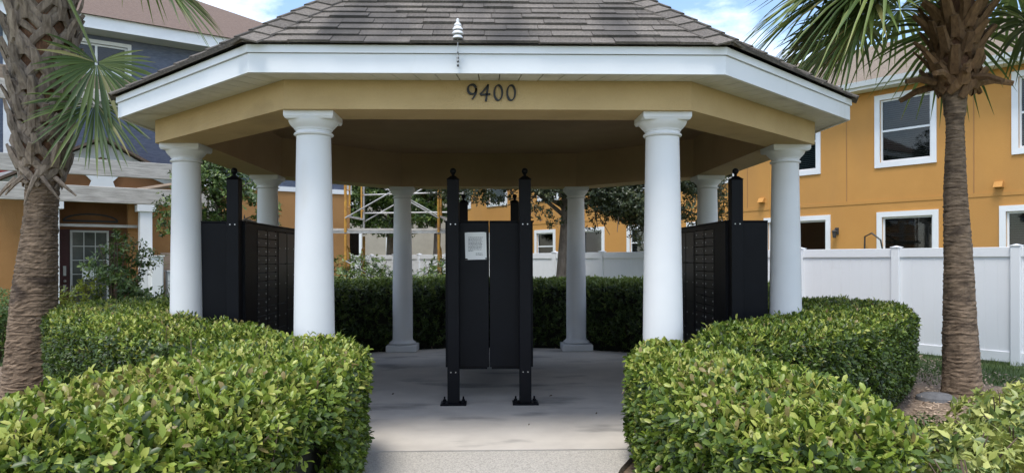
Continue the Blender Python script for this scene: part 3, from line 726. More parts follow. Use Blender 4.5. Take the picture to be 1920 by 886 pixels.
fan_shrub(4.15, 5.95, .44, .42, 240, 'yellow-green leafy bedding plant in front of the right palm', 'leaf_yellow', (0.05, 0.10), group=GV)
fan_shrub(5.0, 6.6, .42, .38, 200, 'yellow-green leafy bedding plant at the foot of the right palm', 'leaf_yellow', (0.05, 0.10), group=GV)
fan_shrub(2.62, 4.1, .36, .36, 200, 'low dull green plant tucked behind the right near hedge', 'leaf_tree', (0.04, 0.07), group=GV)
fan_shrub(3.3, 5.75, .30, .40, 220, 'low mixed green plant between right hedge and bedding plants', 'leaf_tree', (0.03, 0.06), group=GV)
fan_shrub(-7.5, 11.7, 1.1, .9, 900, 'dark green rounded shrub at the left edge behind the palm', 'leaf_tree', (0.05, 0.08))
fan_shrub(-5.42, 11.3, 1.95, .48, 800, 'loose green bush in front of the glazed house door', 'leaf_tree', (0.05, 0.085), stems=14)
fan_shrub(-5.85, 10.9, 1.27, .30, 300, 'small lime yellow bush below the house door', 'leaf_bright', (0.05, 0.08))
fan_shrub(-4.6, 12.0, 1.2, .9, 900, 'dark green shrub behind the left side columns', 'leaf_tree', (0.05, 0.08))
fan_shrub(-2.6, 15.6, 1.62, 1.0, 900, 'dark green shrub under the left half of the scaffold', 'leaf_tree', (0.06, 0.1))
fan_shrub(-0.9, 15.6, 1.55, .9, 800, 'dark green shrub under the right half of the scaffold', 'leaf_tree', (0.06, 0.1))

def tree(name, base, hgt, trunk_r, clumps, leafn, Ls, material, label, limbs=True, tpl=LEAF2, per=5, lean=(0, 0), bmat='bark'):
    t = empty(name, base, label, 'tree'); B = Vector(base)
    b = MB(); top = B + Vector((lean[0], lean[1], hgt))
    tp = [B + Vector((0, 0, -.1)), B + Vector((lean[0] * .1, lean[1] * .1, hgt * .3)), B + Vector((lean[0] * .5 + .06, lean[1] * .5, hgt * .65)), top]
    b.tube(tp, [trunk_r * 1.25, trunk_r, trunk_r * .9, trunk_r * .6], 12)
    tr = b.build('trunk', bmat, t, True)
    b = MB()
    for (c, r) in clumps:
        c = Vector(c); s = tp[2].lerp(top, random.uniform(0, .9)); mid = s.lerp(c, .5) + Vector((0, 0, random.uniform(0, .3))); b.tube([s, mid, c], [trunk_r * .45, trunk_r * .28, .012], 6)
        for k in range(3):
            e = c + Vector(rng.normal(0, .5, 3)) * max(r); b.tube([mid.lerp(c, .6), e], [.018, .006], 4)
    b.build('limbs', bmat, t, True)
    PP, UU = [], []
    tot = sum(r[0] * r[1] * r[2] for _, r in clumps)
    for (c, r) in clumps:
        n = int(leafn * r[0] * r[1] * r[2] / tot); u = unit(rng.normal(0, 1, (n, 3))); rad = rng.random(n) ** 0.4
        p = np.array(c) + u * rad[:, None] * np.array(r)
        g = np.sin(p[:, 0] * 5.1 + c[1]) * np.sin(p[:, 1] * 4.7 + c[0]) + np.sin(p[:, 2] * 5.9 + p[:, 0] * 2)
        k = g > -0.35; PP.append(p[k]); UU.append(u[k])
    P = np.concatenate(PP); U = np.concatenate(UU)
    q = sprigs(P, U, per, Ls, (0.4, 0.6), .35, (-.4, .8))
    rv = np.clip(rng.normal(.5, .25, len(P))[q[5]] + rng.normal(0, .1, len(q[5])), 0, 1)
    co, tt, r2 = leaf_arrays(*q[:5], rv, tpl)
    fo = link_mesh('crown', tri_mesh('crown', co - np.array(origin(t)), tt, r2, material), t); fo['kind'] = 'stuff'
    return t
# ------------------------------------------------------------------ palms
def palm_frond(t, base, az, elev, plen, blade, droop, sag=0.3, nseg=40, spread=150, tone=0.5, mid=None, bdir=None):
    """petiole from base; fan of folded segments beyond its end, tips hanging"""
    d = Vector((math.cos(az) * math.cos(elev), math.sin(az) * math.cos(elev), math.sin(elev))); base = Vector(base)
    p1 = base + d * plen * .5 + Vector((0, 0, .03)); hub = base + d * plen - Vector((0, 0, sag * plen * .5))
    pd = (hub - p1).normalized()
    if bdir is not None: pd = Vector(bdir).normalized()
    else: pd = (pd + Vector((0, 0, -droop * .7))).normalized()
    side_ = pd.cross(Vector((0, 0, 1)));
    if side_.length < .15: side_ = Vector((-math.sin(az), math.cos(az), 0))
    side_.normalize(); nn = side_.cross(pd).normalized()
    if nn.z < 0: nn = -nn
    co, tris, rv = [], [], []
    for k in range(nseg):
        a = R(-spread + 2 * spread * k / (nseg - 1)) + random.gauss(0, .02)
        Lk = blade * (0.72 + 0.28 * math.cos(a * .75)) * random.uniform(.86, 1.06)
        r_ = pd * math.cos(a) + side_ * math.sin(a); r_ = (r_ + nn * (0.30 * abs(math.sin(a * .6)) + .05)).normalized()
        dr = droop * random.uniform(.7, 1.4); tv = np.clip(random.gauss(tone, .2), 0, .97); twist = random.gauss(0, .25)
        ac = r_.cross(nn).normalized(); k0 = len(co)
        w0 = 2 * math.tan(R(spread / nseg)) * 1.02
        for s in (0.04, 0.34, 0.56, 0.78, 1.0):
            p = hub + r_ * (Lk * s) - Vector((0, 0, 1)) * dr * Lk * max(0, s - .22) ** 1.8 * .75
            w = min(s * Lk * w0, 0.056) * (1 if s < .5 else max(0.04, 1 - (s - .5) / .5)) * .5
            lift = nn * w * .55
            aa = ac + nn * twist * s
            co += [p - aa * w + lift, p, p + aa * w + lift]; rv += [tv if s < .97 else min(1, tv + .3)] * 3
        for s in range(4):
            i = k0 + 3 * s; tris += [(i, i + 1, i + 4), (i, i + 4, i + 3), (i + 1, i + 2, i + 5), (i + 1, i + 5, i + 4)]
    og = origin(t)
    k0 = len(co); pts_ = [base, p1, p1.lerp(hub, .5) + Vector((0, 0, .015)), hub]
    for i, p in enumerate(pts_):
        w = (.028, .020, .016, .012)[i]; a_ = side_
        co += [p - a_ * w, p + nn * w * .5, p + a_ * w, p - nn * w * .6]; rv += [.82] * 4
    for i in range(3):
        for k in range(4):
            a, b_, c, e = k0 + 4 * i + k, k0 + 4 * i + (k + 1) % 4, k0 + 4 * (i + 1) + (k + 1) % 4, k0 + 4 * (i + 1) + k
            tris += [(a, b_, c), (a, c, e)]
    me = tri_mesh('frond', np.array([tuple(v - og) for v in co]), np.array(tris), np.array(rv), 'frond')
    return link_mesh('frond', me, t)

def boot(t, axis, th, z, Rr, leg=0.24, stub=0.17, w=0.085, flare=0.5, m='palm_boot'):
    """a split leaf base: two legs hugging the trunk, a stub standing off"""
    def cyl(a, zz, r): c = axis(zz); return Vector((c.x + r * math.cos(a), c.y + r * math.sin(a), zz))
    b = MB()
    def strap(pts, ws, ths):
        vs = []
        for i, (a, zz, r) in enumerate(pts):
            p = cyl(a, zz, r); pa = cyl(*pts[max(0, i - 1)]); pb = cyl(*pts[min(len(pts) - 1, i + 1)])
            d = (pb - pa).normalized(); rad = Vector((math.cos(a), math.sin(a), 0)); s = d.cross(rad).normalized(); nn = s.cross(d)
            if nn.dot(rad) < 0: nn = -nn
            vs += [p - s * ws[i] / 2, p + s * ws[i] / 2, p + s * ws[i] * .32 + nn * ths[i], p - s * ws[i] * .32 + nn * ths[i]]
        fs = [(3, 2, 1, 0), tuple(range(len(vs) - 4, len(vs)))]
        for i in range(len(pts) - 1):
            for k in range(4): fs.append((4 * i + k, 4 * i + (k + 1) % 4, 4 * i + 4 + (k + 1) % 4, 4 * i + 4 + k))
        b.add(vs, fs)
    j = lambda s: random.gauss(0, s)
    da = leg * .85 / Rr
    for sg in (-1, 1):
        strap([(th + sg * da + j(.04), z - leg + j(.02), Rr - .005), (th + sg * da * .55, z - leg * .5, Rr + .022), (th + sg * da * .08, z, Rr + .045 + sg * .006)], [w * .7, w * 1.05, w * 1.1], [.014, .026, .030])
    ss = stub * random.uniform(.7, 1.3); la = j(.10)
    strap([(th, z - .05, Rr + .03), (th + la * .5, z + ss * .5, Rr + .05 + ss * flare * .5), (th + la, z + ss, Rr + .05 + ss * flare + j(.02))], [w * 1.35, w * 1.1, w * random.uniform(.6, 1.0)], [.036, .034, .020])
    return b.build('boot', m, t)

def palm(base, top_z, prof, lean, boots, label, fronds_z, nrows, bm_='palm_boot', per_row=7, **kw):
    t = empty('palm_tree', base, label, 'palm tree', 'cabbage palms either side of the gazebo'); B = Vector(base)
    ax = lambda z: Vector((B.x + lean[0] * min(1, max(z, 0) / 2.2), B.y + lean[1] * min(1, max(z, 0) / 2.2), z))
    n = 40; vs = []; zs = []; z = -0.06
    while z < top_z: zs.append(z); z += 0.020 * random.uniform(.5, 1.5)
    for i, z in enumerate(zs):
        r = np.interp(z, [p[0] for p in prof], [p[1] for p in prof]) + (0.0032 if i % 2 else -0.002) * random.uniform(.2, 1.6) + random.gauss(0, .0015); c = ax(z); ph = random.uniform(0, .2)
        for k in range(n):
            a = 2 * math.pi * k / n; rr_ = r * (1 + .022 * math.sin(3 * a + z * 2.2) + .02 * math.sin(7 * a - z * 5) + random.gauss(0, .016)); vs.append((c.x + rr_ * math.cos(a), c.y + rr_ * math.sin(a), z + .008 * math.sin(2 * a + z * 9) + .004 * math.sin(5 * a + i)))
    fs = [(i * n + k, i * n + (k + 1) % n, (i + 1) * n + (k + 1) % n, (i + 1) * n + k) for i in range(len(zs) - 1) for k in range(n)] + [tuple(range((len(zs) - 1) * n, len(zs) * n))]
    MB().add(vs, fs).build('trunk', 'palm_trunk', t)
    z0, z1 = boots
    b = MB(); pr = [(float(np.interp(z, [p[0] for p in prof], [p[1] for p in prof])) + .012 + random.uniform(0, .014), z) for z in np.linspace(z0 - .12, z1, 26)]
    c = ax((z0 + z1) / 2); b.lathe(pr, c.x, c.y, 30); b.build('fibre_mat', 'palm_fibre', t)
    for r_ in range(nrows):
        z = z0 + (z1 - z0) * (r_ + .3) / nrows
        for k in range(per_row):
            th = 2 * math.pi * (k + .5 * (r_ % 2)) / per_row + random.gauss(0, .10) + r_ * .07
            boot(t, ax, th, z + random.gauss(0, .03), float(np.interp(z, [p[0] for p in prof], [p[1] for p in prof])) + .01, m=bm_, **kw)
    return t, ax
pr_, axr = palm((5.12, 8.04, -0.05), 4.25, [(-.1, .215), (.05, .195), (.32, .180), (1.1, .152), (2.05, .118), (2.5, .098), (2.95, .088), (3.02, .106), (3.15, .118), (3.35, .14), (3.6, .165), (4.25, .18)], (-0.04, 0.05), (3.36, 4.2),
                'cabbage palm with smooth ringed trunk by the white fence', 4.2, 6, 'palm_boot_brown', 7, leg=0.15, stub=0.17, w=0.10, flare=0.8)
for k in range(9):      # old hanging leaf bases under the crown
    th = 2 * math.pi * k / 9 + .3; c = axr(3.35); b = MB(); r0 = .21; ll = random.uniform(.16, .36)
    p0 = Vector((c.x + r0 * math.cos(th), c.y + r0 * math.sin(th), 3.36 + random.uniform(-.04, .06))); p1 = p0 + Vector((math.cos(th) * ll, math.sin(th) * ll, random.uniform(-.12, .06)))
    b.tube([p0, p0.lerp(p1, .5) + Vector((0, 0, .03)), p1], [.045, .036, .028], 6); b.build('old_leaf_base', 'palm_boot_brown', pr_)
crown = Vector((5.07, 8.09, 4.22))
FR = [  # azimuth deg, elevation deg, petiole, blade, droop, sag
    (180, 2, 0.85, 1.40, .62, .30), (196, -6, .95, 1.25, .66, .3), (168, 14, 1.05, 1.35, .60, .3), (208, 16, 1.0, 1.3, .7, .4), (188, 26, 1.2, 1.35, .6, .4), (174, -16, .70, 1.15, .7, .2),
    (222, 40, .9, 1.1, .75, .3), (245, 52, .9, 1.05, .8, .3), (270, 56, .9, 1.0, .85, .3), (295, 50, .95, 1.05, .8, .3), (318, 34, .95, 1.15, .7, .4), (338, 8, .80, 1.15, .75, .4), (352, 20, 1.0, 1.25, .65, .4),
    (5, -6, .8, 1.15, .75, .3), (25, 28, 1.1, 1.2, .6, .4), (60, 10, 1.0, 1.2, .6, .4), (90, 30, 1.1, 1.2, .6, .4), (118, 5, 1.0, 1.2, .6, .4), (140, 8, 1.0, 1.3, .6, .4),
    (250, 70, 1.1, 1.1, .5, .3), (320, 66, 1.1, 1.1, .5, .3), (30, 65, 1.1, 1.1, .4, .3), (130, 62, 1.1, 1.1, .4, .3), (345, -18, .75, 1.05, .8, .2), (156, 0, .95, 1.3, .6, .3), (150, 40, 1.1, 1.2, .6, .3), (198, 48, 1.1, 1.2, .6, .3)]
for (a, e, pl, bl, dr, sg) in FR: palm_frond(pr_, crown + Vector((.14 * math.cos(R(a)), .14 * math.sin(R(a)), random.uniform(-.1, .2))), R(a), R(e), pl, bl, dr, sg, tone=random.uniform(.35, .6))

pl_, axl = palm((-5.21, 8.69, -0.05), 5.6, [(-.1, .30), (.15, .27), (.5, .255), (1.05, .23), (1.5, .197), (1.96, .168), (2.35, .168), (2.6, .185), (3.2, .235), (4.0, .275), (5.6, .28)], (0.16, 0.0), (2.45, 5.5),
                'cabbage palm with crisscrossed old leaf bases at the left edge', 5.4, 17, 'palm_boot', 8, leg=0.25, stub=0.17, w=0.085, flare=0.45)
for k, th in enumerate((250, 300, 285, 330, 215)):      # loose hanging strips below the boots
    c = axl(2.3); p0 = Vector((c.x + .25 * math.cos(R(th)), c.y + .25 * math.sin(R(th)), 2.36)); p1 = p0 + Vector((math.cos(R(th)) * .10 + (.16 if th > 290 else -.12), -.04, -.20 - .05 * (k % 3)))
    b = MB(); b.tube([p0, p0.lerp(p1, .5) + Vector((.01, -.03, .0)), p1], [.030, .020, .010], 5); b.build('hanging_strip', 'palm_boot', pl_)
# hanging lower fronds, then the crown above the picture
palm_frond(pl_, (-4.62, 8.40, 4.36), R(-20), R(-62), .90, 0.80, .30, .0, 34, 118, .62, bdir=(.10, -.12, -1))
palm_frond(pl_, (-4.75, 8.45, 3.52), R(-15), R(-34), .60, .80, .30, .1, 38, 95, .45, bdir=(.16, -.35, -.9))
palm_frond(pl_, (-4.75, 8.5, 5.2), R(-12), R(-28), 1.25, .95, .5, .1, 34, 100, .6, bdir=(.75, -.1, -.75))
for k in range(20):
    a = 2.4 * k; e = R(random.uniform(5, 60)); palm_frond(pl_, (-5.1 + .2 * math.cos(a), 8.69 + .2 * math.sin(a), 5.5 + random.uniform(-.1, .2)), a, e, 1.1, 1.15, .6, .35, tone=.5)

# ------------------------------------------------------------------ vinyl fence
def frame(P, u, nrm): return Matrix(((u[0], nrm[0], 0, P[0]), (u[1], nrm[1], 0, P[1]), (0, 0, 1, 0), (0, 0, 0, 1)))
FU_ = (0.5753, -0.8180); FN = (-0.8180, -0.5753)
FF = frame((1.137, 19.611), FU_, FN)
fe = empty('vinyl_fence', (1.137, 19.611, 0), 'long white vinyl privacy fence in front of the orange house', 'fence')
posts = [0.88 + 1.70 * k for k in range(-8, 9)]
FT = 1.60
bd = None
for k, u in enumerate(posts):
    b = MB(FF); b.box(u - .062, u + .062, -.062, .062, -.09, FT + .012, 0, .004); p = b.build('post', 'white_vinyl', fe)
    b = MB(FF); b.quadprism([(u - .072, -.072, FT + .0125), (u + .072, -.072, FT + .0125), (u + .072, .072, FT + .0125), (u - .072, .072, FT + .0125)], [(u - .072, -.072, FT + .026), (u + .072, -.072, FT + .026), (u + .072, .072, FT + .026), (u - .072, .072, FT + .026)])
    b.add([(u - .06, -.06, FT + .026), (u + .06, -.06, FT + .026), (u + .06, .06, FT + .026), (u - .06, .06, FT + .026), (u, 0, FT + .045)], [(0, 1, 4), (1, 2, 4), (2, 3, 4), (3, 0, 4)])
    b.build('post_cap', 'white_vinyl', p)
    if k == len(posts) - 1: break
    u0, u1 = u + .0625, posts[k + 1] - .0625
    MB(FF).box(u0, u1, -.03, .03, FT - .14, FT, 0, .004).build('top_rail', 'white_vinyl', fe)
    MB(FF).box(u0, u1, -.03, .03, -.05, .10, 0, .004).build('bottom_rail', 'white_vinyl', fe)
    nb = 9; w = (u1 - u0) / nb
    for j in range(nb):
        b = MB(FF); a0, a1 = u0 + j * w + .0004, u0 + (j + 1) * w - .0004
        b.quadprism([(a0 + .002, .011, .1005), (a1 - .002, .011, .1005), (a1, .0085, .1005), (a1, -.011, .1005), (a0, -.011, .1005), (a0, .0085, .1005)],
                    [(a0 + .002, .011, FT - .1405), (a1 - .002, .011, FT - .1405), (a1, .0085, FT - .1405), (a1, -.011, FT - .1405), (a0, -.011, FT - .1405), (a0, .0085, FT - .1405)])
        b.build('board', 'white_vinyl', fe)

# ------------------------------------------------------------------ houses: shared pieces
def wall_grid(fr, u0, u1, z0, z1, holes, th):
    us = sorted({u0, u1, *[v for h in holes for v in h[:2] if u0 < v < u1]}); zs = sorted({z0, z1, *[v for h in holes for v in h[2:4] if z0 < v < z1]})
    b = MB(fr)
    for i in range(len(us) - 1):
        run = None
        for j in range(len(zs) - 1):
            cu_, cz = (us[i] + us[i + 1]) / 2, (zs[j] + zs[j + 1]) / 2
            solid = not any(h[0] < cu_ < h[1] and h[2] < cz < h[3] for h in holes)
            if solid: run = [zs[j], zs[j + 1]] if run is None else [run[0], zs[j + 1]]
            if (not solid or j == len(zs) - 2) and run: b.box(us[i], us[i + 1], -th, 0, run[0], run[1]); run = None
    return b
def window(par, fr, u0, u1, z0, z1, trim=.13, kind='hung', blind='blind', bl=1.0, seg=None, tmat='white_trim'):
    b = MB(fr)
    a0, a1, c0, c1 = u0 + trim, u1 - trim, z0 + trim, z1 - trim      # the opening in the wall
    b.box(u0, u1, .001, .035, c1, z1); b.box(u0, u1, .001, .035, z0, c0)
    b.box(u0, a0, .001, .035, c0 + .0005, c1 - .0005); b.box(a1, u1, .001, .035, c0 + .0005, c1 - .0005)
    w = b.build('window', tmat, par)
    s = MB(fr); f = .045
    s.box(a0 + .001, a1 - .001, -.09, -.03, c1 - f, c1 - .001); s.box(a0 + .001, a1 - .001, -.09, -.03, c0 + .001, c0 + f)
    s.box(a0 + .001, a0 + f, -.09, -.03, c0 + f, c1 - f); s.box(a1 - f, a1 - .001, -.09, -.03, c0 + f, c1 - f)
    if kind == 'hung': zc = (c0 + c1) / 2; s.box(a0 + f, a1 - f, -.088, -.028, zc - .025, zc + .025); panes = [(a0 + f, a1 - f, c0 + f, zc - .025), (a0 + f, a1 - f, zc + .025, c1 - f)]
    elif kind == 'slide': uc = (a0 + a1) / 2; s.box(uc - .025, uc + .025, -.088, -.028, c0 + f, c1 - f); panes = [(a0 + f, uc - .025, c0 + f, c1 - f), (uc + .025, a1 - f, c0 + f, c1 - f)]
    else: panes = [(a0 + f, a1 - f, c0 + f, c1 - f)]
    s.build('sash', tmat, w)
    for p in panes: MB(fr).box(p[0], p[1], -.064, -.058, p[2], p[3]).build('pane', 'glass', w)
    r = MB(fr); r.add([(a0, -.40, c0), (a1, -.40, c0), (a1, -.40, c1), (a0, -.40, c1), (a0, -.12, c0), (a1, -.12, c0), (a1, -.12, c1), (a0, -.12, c1)], [(0, 1, 2, 3), (0, 4, 5, 1), (1, 5, 6, 2), (2, 6, 7, 3), (3, 7, 4, 0)])
    r.build('room', 'dark_room', w)
    if bl > 0:
        s = MB(fr); z = c1 - f; zend = c1 - f - (c1 - c0 - 2 * f) * bl
        while z > zend: s.add([(a0 + .03, -.150, z), (a1 - .03, -.150, z), (a1 - .03, -.128, z - .030), (a0 + .03, -.128, z - .030)], [(0, 1, 2, 3)]); z -= .052
        s.build('blind', blind, w)
    return w
# orange house on the right
OF = frame((1.763, 30.416), FU_, FN)
oh = empty('house', (1.763, 30.416, 0), 'long orange stucco two-storey house with white window trim behind the fence', 'house')
WU = [(14.01, 15.51, 3.73, 5.56, 'hung', 'blind', 1.0), (17.10, 18.60, 3.73, 5.56, 'hung', 'blind', 1.0), (11.05, 12.52, 3.73, 5.56, 'hung', 'blind_green', 1.0), (0.30, 1.62, 3.73, 5.56, 'hung', 'blind_green', 1.0),
      (-3.23, -1.74, 3.73, 5.56, 'hung', 'blind', .6), (5.3, 6.8, 3.73, 5.56, 'hung', 'blind', 1), (8.3, 9.8, 3.73, 5.56, 'hung', 'blind', 1), (-5.5, -4.5, 3.73, 5.56, 'hung', 'blind', .5),
      (14.06, 15.55, 1.50, 2.61, 'one', 'blind', 1.0), (10.75, 12.80, 1.50, 2.61, 'slide', 'blind', 0), (16.85, 18.4, 1.50, 2.61, 'one', 'blind', 1.0), (5.25, 6.75, 1.40, 2.61, 'hung', 'blind_green', .9),
      (2.85, 4.13, 1.20, 2.61, 'one', 'blind', 0), (0.10, 1.40, 1.30, 2.61, 'hung', 'blind_green', .9), (-3.1, -1.8, 1.4, 2.61, 'hung', 'blind', .9), (19.9, 21.4, 3.73, 5.56, 'hung', 'blind', 1), (7.9, 9.3, 1.4, 2.61, 'hung', 'blind', 1)]
holes = [(a + .13, b_ - .13, c + .13, d - .13) for a, b_, c, d, *_ in WU]
HB = -6.4; HE = 24.0
wall_grid(OF, HB, HE, -.1, 5.80, holes, .2).build('wall', 'orange_stucco', oh)
MB(OF).box(HB, HE, -9.4, -.45, -.1, 5.80).build('wall_rear', 'orange_stucco', oh)
for (a, b_, c, d, k, bm2, bl) in WU: window(oh, OF, a, b_, c, d, .13, k, bm2, bl)
MB(OF).box(HB, HB + .2, -.449, -.2005, -.1, 5.80).build('wall_return', 'orange_stucco', oh)
b = MB(OF); b.box(HB, HE, .001, .012, 2.84, 2.93); b.build('floor_band', 'orange_stucco', oh)
for u in (10.18, 13.25, 16.32, 7.1, 4.2): MB(OF).box(u - .012, u + .012, .001, .006, 2.935, 5.70).build('control_joint', 'orange_brown', oh)
for u, z in ((10.69, 3.12), (16.85, 3.08)):
    b = MB(OF); b.quadprism([(u - .09, .001, z - .06), (u + .09, .001, z - .06), (u + .09, .14, z - .05), (u - .09, .14, z - .05)], [(u - .09, .001, z + .08), (u + .09, .001, z + .08), (u + .09, .06, z + .07), (u - .09, .06, z + .07)]); b.build('dryer_vent', 'orange_stucco', oh)
u = 12.98
b = MB(OF); b.box(u - .05, u + .05, .001, .02, 2.08, 2.26); b.tube([(u, .02, 2.2), (u, .09, 2.24), (u, .13, 2.2)], .012, 6); b.lathe([(.025, 2.20), (.075, 2.165), (.075, 2.15), (.06, 2.145), (.045, 2.0), (.03, 1.985)], u, .13, 8); b.build('wall_lantern', 'cable_dark', oh)
b = MB(OF); b.tube([(13.75, .05, 1.4), (13.8, .12, 2.0), (14.05, .25, 2.08), (14.3, .3, 1.9), (14.35, .2, 1.4)], .02, 6); b.build('cable_loop', 'cable_dark', oh)
# eave and roof
b = MB(OF); b.box(HB - .4, HE + .4, -.2, .42, 5.70, 5.715); b.build('soffit', 'white_trim', oh)
b = MB(OF); b.box(HB - .4, HE + .4, .421, .445, 5.69, 5.86); b.build('fascia', 'white_trim', oh)
b = MB(OF); b.quadprism([(HB - .4, .446, 5.76), (HE + .4, .446, 5.76), (HE + .4, .53, 5.76), (HB - .4, .53, 5.76)], [(HB - .4, .446, 5.88), (HE + .4, .446, 5.88), (HE + .4, .57, 5.88), (HB - .4, .57, 5.88)]); b.build('gutter', 'white_trim', oh)
RG = 8.35
b = MB(OF); e0, e1, yb = .48, -5.2, -10.9; L0, L1 = HB - .45, HE + .45
vs = [(L0, e0, 5.87), (L1, e0, 5.87), (L1, e1, RG), (L0, e1, RG), (L0, yb, 5.87), (L1, yb, 5.87)]
b.add(vs, [(0, 1, 2, 3), (3, 2, 5, 4), (0, 3, 4), (1, 5, 2)]); b.build('roof', 'roof_tan', oh)

# blue-grey house on the left, with gabled porch
LU = (0.81774, 0.57559); LN = (0.57559, -0.81774)
LF = frame((-10.3225, 16.2432), LU, LN)
lh = empty('house', (-10.3225, 16.2432, 0), 'blue sided house with orange ground floor, gabled porch and brown roof', 'house')
BZ = 3.28
win = (1.10, 2.52, 5.62, 6.40)
wall_grid(LF, -4, 7.96, BZ, 6.62, [(win[0] + .08, win[1] - .08, win[2] + .08, win[3] - .08)], .18).build('upper_wall', 'blue_siding', lh)
window(lh, LF, *win, .08, 'slide', 'blind', 0)
MB(LF).box(7.7, 7.955, -.599, -.1815, -.1, 6.6).build('wall_return', 'orange_stucco', lh)
MB(LF).box(-4, 7.96, -8, -.6, -.1, 6.62).build('wall_rear', 'orange_dark', lh)
wall_grid(LF, -4, 7.94, -.1, BZ - .001, [(1.0, 2.45, -.2, 2.78)], .16).build('lower_wall', 'orange_brown', lh)
MB(LF).box(-4, 7.98, .001, .03, BZ - .06, BZ + .06).build('belt_board', 'white_trim', lh)
MB(LF).box(7.84, 7.985, .002, .032, BZ + .061, 6.55).build('corner_board', 'grey_trim', lh)
for u_ in (.06,): MB(LF).box(u_, u_ + .17, .002, .035, 3.7, 6.5).build('lattice_board', 'white_trim', lh)
b = MB(LF); b.box(-4.6, 8.5, -.2, .55, 6.50, 6.52); b.build('soffit', 'grey_trim', lh)
b = MB(LF); b.box(-4.6, 8.5, .551, .58, 6.50, 6.78); b.build('fascia', 'white_trim', lh)
b = MB(LF); A0, A1, Y0, Y1 = -4.7, 8.6, .66, -8.6; yc = (Y0 + Y1) / 2; rz = 6.77 + (Y0 - yc) * .52
b.add([(A0, Y0, 6.77), (A1, Y0, 6.77), (A1, Y1, 6.77), (A0, Y1, 6.77), (A0, yc, rz), (A1 - 4.6, yc, rz)], [(0, 1, 5, 4), (1, 2, 5), (2, 3, 4, 5), (3, 0, 4)]); b.build('roof', 'shingle_far', lh)
# porch: gable end a little in front of the wall
PF = frame((-10.3225 + LN[0] * .5, 16.2432 + LN[1] * .5), LU, LN)
def gable(par, fr, uc, half, z0, zp, d, m): 
    """raking boards with a thickness"""
    for sg in (-1, 1):
        b = MB(fr); w = .30
        a = [(uc + sg * half, z0), (uc, zp), (uc, zp - w * 1.15), (uc + sg * (half - w * .9), z0)]
        b.quadprism([(p[0], d, p[1]) for p in a], [(p[0], d + .06, p[1]) for p in a]); b.build('raking_board', m, par)
b = MB(PF); b.quadprism([(.15, -.45, 3.02), (3.55, -.45, 3.02), (1.84, -.45, 3.98)], [(.15, .0, 3.02), (3.55, .0, 3.02), (1.84, .0, 3.98)]); pg = b.build('porch_gable', 'orange_dark', lh)
gable(lh, PF, 1.84, 1.95, 3.03, 4.06, .001, 'grey_trim')
b = MB(PF); b.add([(-.2, -.5, 3.0), (1.84, -.5, 4.10), (1.84, .22, 4.10), (-.2, .22, 3.0), (-.2, -.5, 3.06), (1.84, -.5, 4.16), (1.84, .22, 4.16), (-.2, .22, 3.06)], [(0, 1, 2, 3), (4, 7, 6, 5), (3, 2, 6, 7), (0, 4, 5, 1)])
b.add([(3.88, -.5, 3.0), (1.84, -.5, 4.10), (1.84, .22, 4.10), (3.88, .22, 3.0), (3.88, -.5, 3.06), (1.84, -.5, 4.16), (1.84, .22, 4.16), (3.88, .22, 3.06)], [(0, 1, 2, 3), (4, 7, 6, 5), (3, 2, 6, 7), (0, 4, 5, 1)])
b.build('porch_roof', 'shingle_far', lh)
b = MB(PF); pa = [(1.46, 3.36), (2.22, 3.36), (2.05, 3.18), (2.10, 3.05), (1.58, 3.05), (1.63, 3.18)]
b.quadprism([(p[0], .001, p[1]) for p in pa], [(p[0], .05, p[1]) for p in pa]); b.build('keystone', 'white_trim', lh)
for u0 in (0.78, 2.61):
    b = MB(PF); b.box(u0 - .0, u0 + .25, -.25, .0, -.1, 2.55); b.box(u0 - .06, u0 + .33, -.30, .04, 2.5505, 3.019); b.build('porch_column', 'white_trim', lh)
b = MB(PF)
arch = [(1.031, 3.018)] + [(1.82 + .788 * math.cos(R(a)), 2.62 + .20 * math.sin(R(a))) for a in range(180, -1, -12)] + [(2.609, 3.018)]
b.quadprism([(p[0], -.2, p[1]) for p in arch], [(p[0], -.02, p[1]) for p in arch]); b.build('arch_head', 'orange_dark', lh)
b = MB(LF); b.box(.95, 2.5, -.5, -.44, -.1, 2.78); b.build('porch_recess', 'orange_dark', lh)
b = MB(LF); b.box(.6, 2.62, .05, .13, 2.19, 2.25); b.build('plank_ledge', 'weathered_wood', lh)
b = MB(LF); b.box(1.12, 2.30, -.439, -.38, -.05, 2.14); dr = b.build('front_door', 'maroon_door', lh)
b = MB(LF); g0, g1, h0, h1 = 1.37, 2.06, .50, 2.08
b.box(g0 - .045, g0, -.379, -.35, h0 - .045, h1 + .045); b.box(g1, g1 + .045, -.379, -.35, h0 - .045, h1 + .045); b.box(g0, g1, -.379, -.35, h1, h1 + .045); b.box(g0, g1, -.379, -.35, h0 - .045, h0)
for k in (1, 2): b.box(g0 + (g1 - g0) * k / 3 - .009, g0 + (g1 - g0) * k / 3 + .009, -.376, -.362, h0, h1)
for k in range(1, 5): b.box(g0, g1, -.3615, -.354, h0 + (h1 - h0) * k / 5 - .009, h0 + (h1 - h0) * k / 5 + .009)
b.build('muntin_frame', 'grey_trim', dr)
MB(LF).box(g0, g1, -.3795, -.377, h0, h1).build('pane', 'door_glass', dr)
b = MB(LF); b.lathe([(.01, .95), (.03, .96), (.03, 1.0), (.01, 1.02)], 1.22, -.34, 10); b.box(1.19, 1.25, -.379, -.365, 1.1, 1.32); b.box(1.19, 1.25, -.379, -.36, .72, .9); b.build('handle_set', 'steel', dr)
b = MB(LF)
for k in range(13):
    a0, a1 = R(180 - k * 180 / 13), R(180 - (k + 1) * 180 / 13); b.tube([(1.75 + .55 * math.cos(a0), -.43, 2.34 + .16 * math.sin(a0)), (1.75 + .55 * math.cos(a1), -.43, 2.34 + .16 * math.sin(a1))], .02, 5)
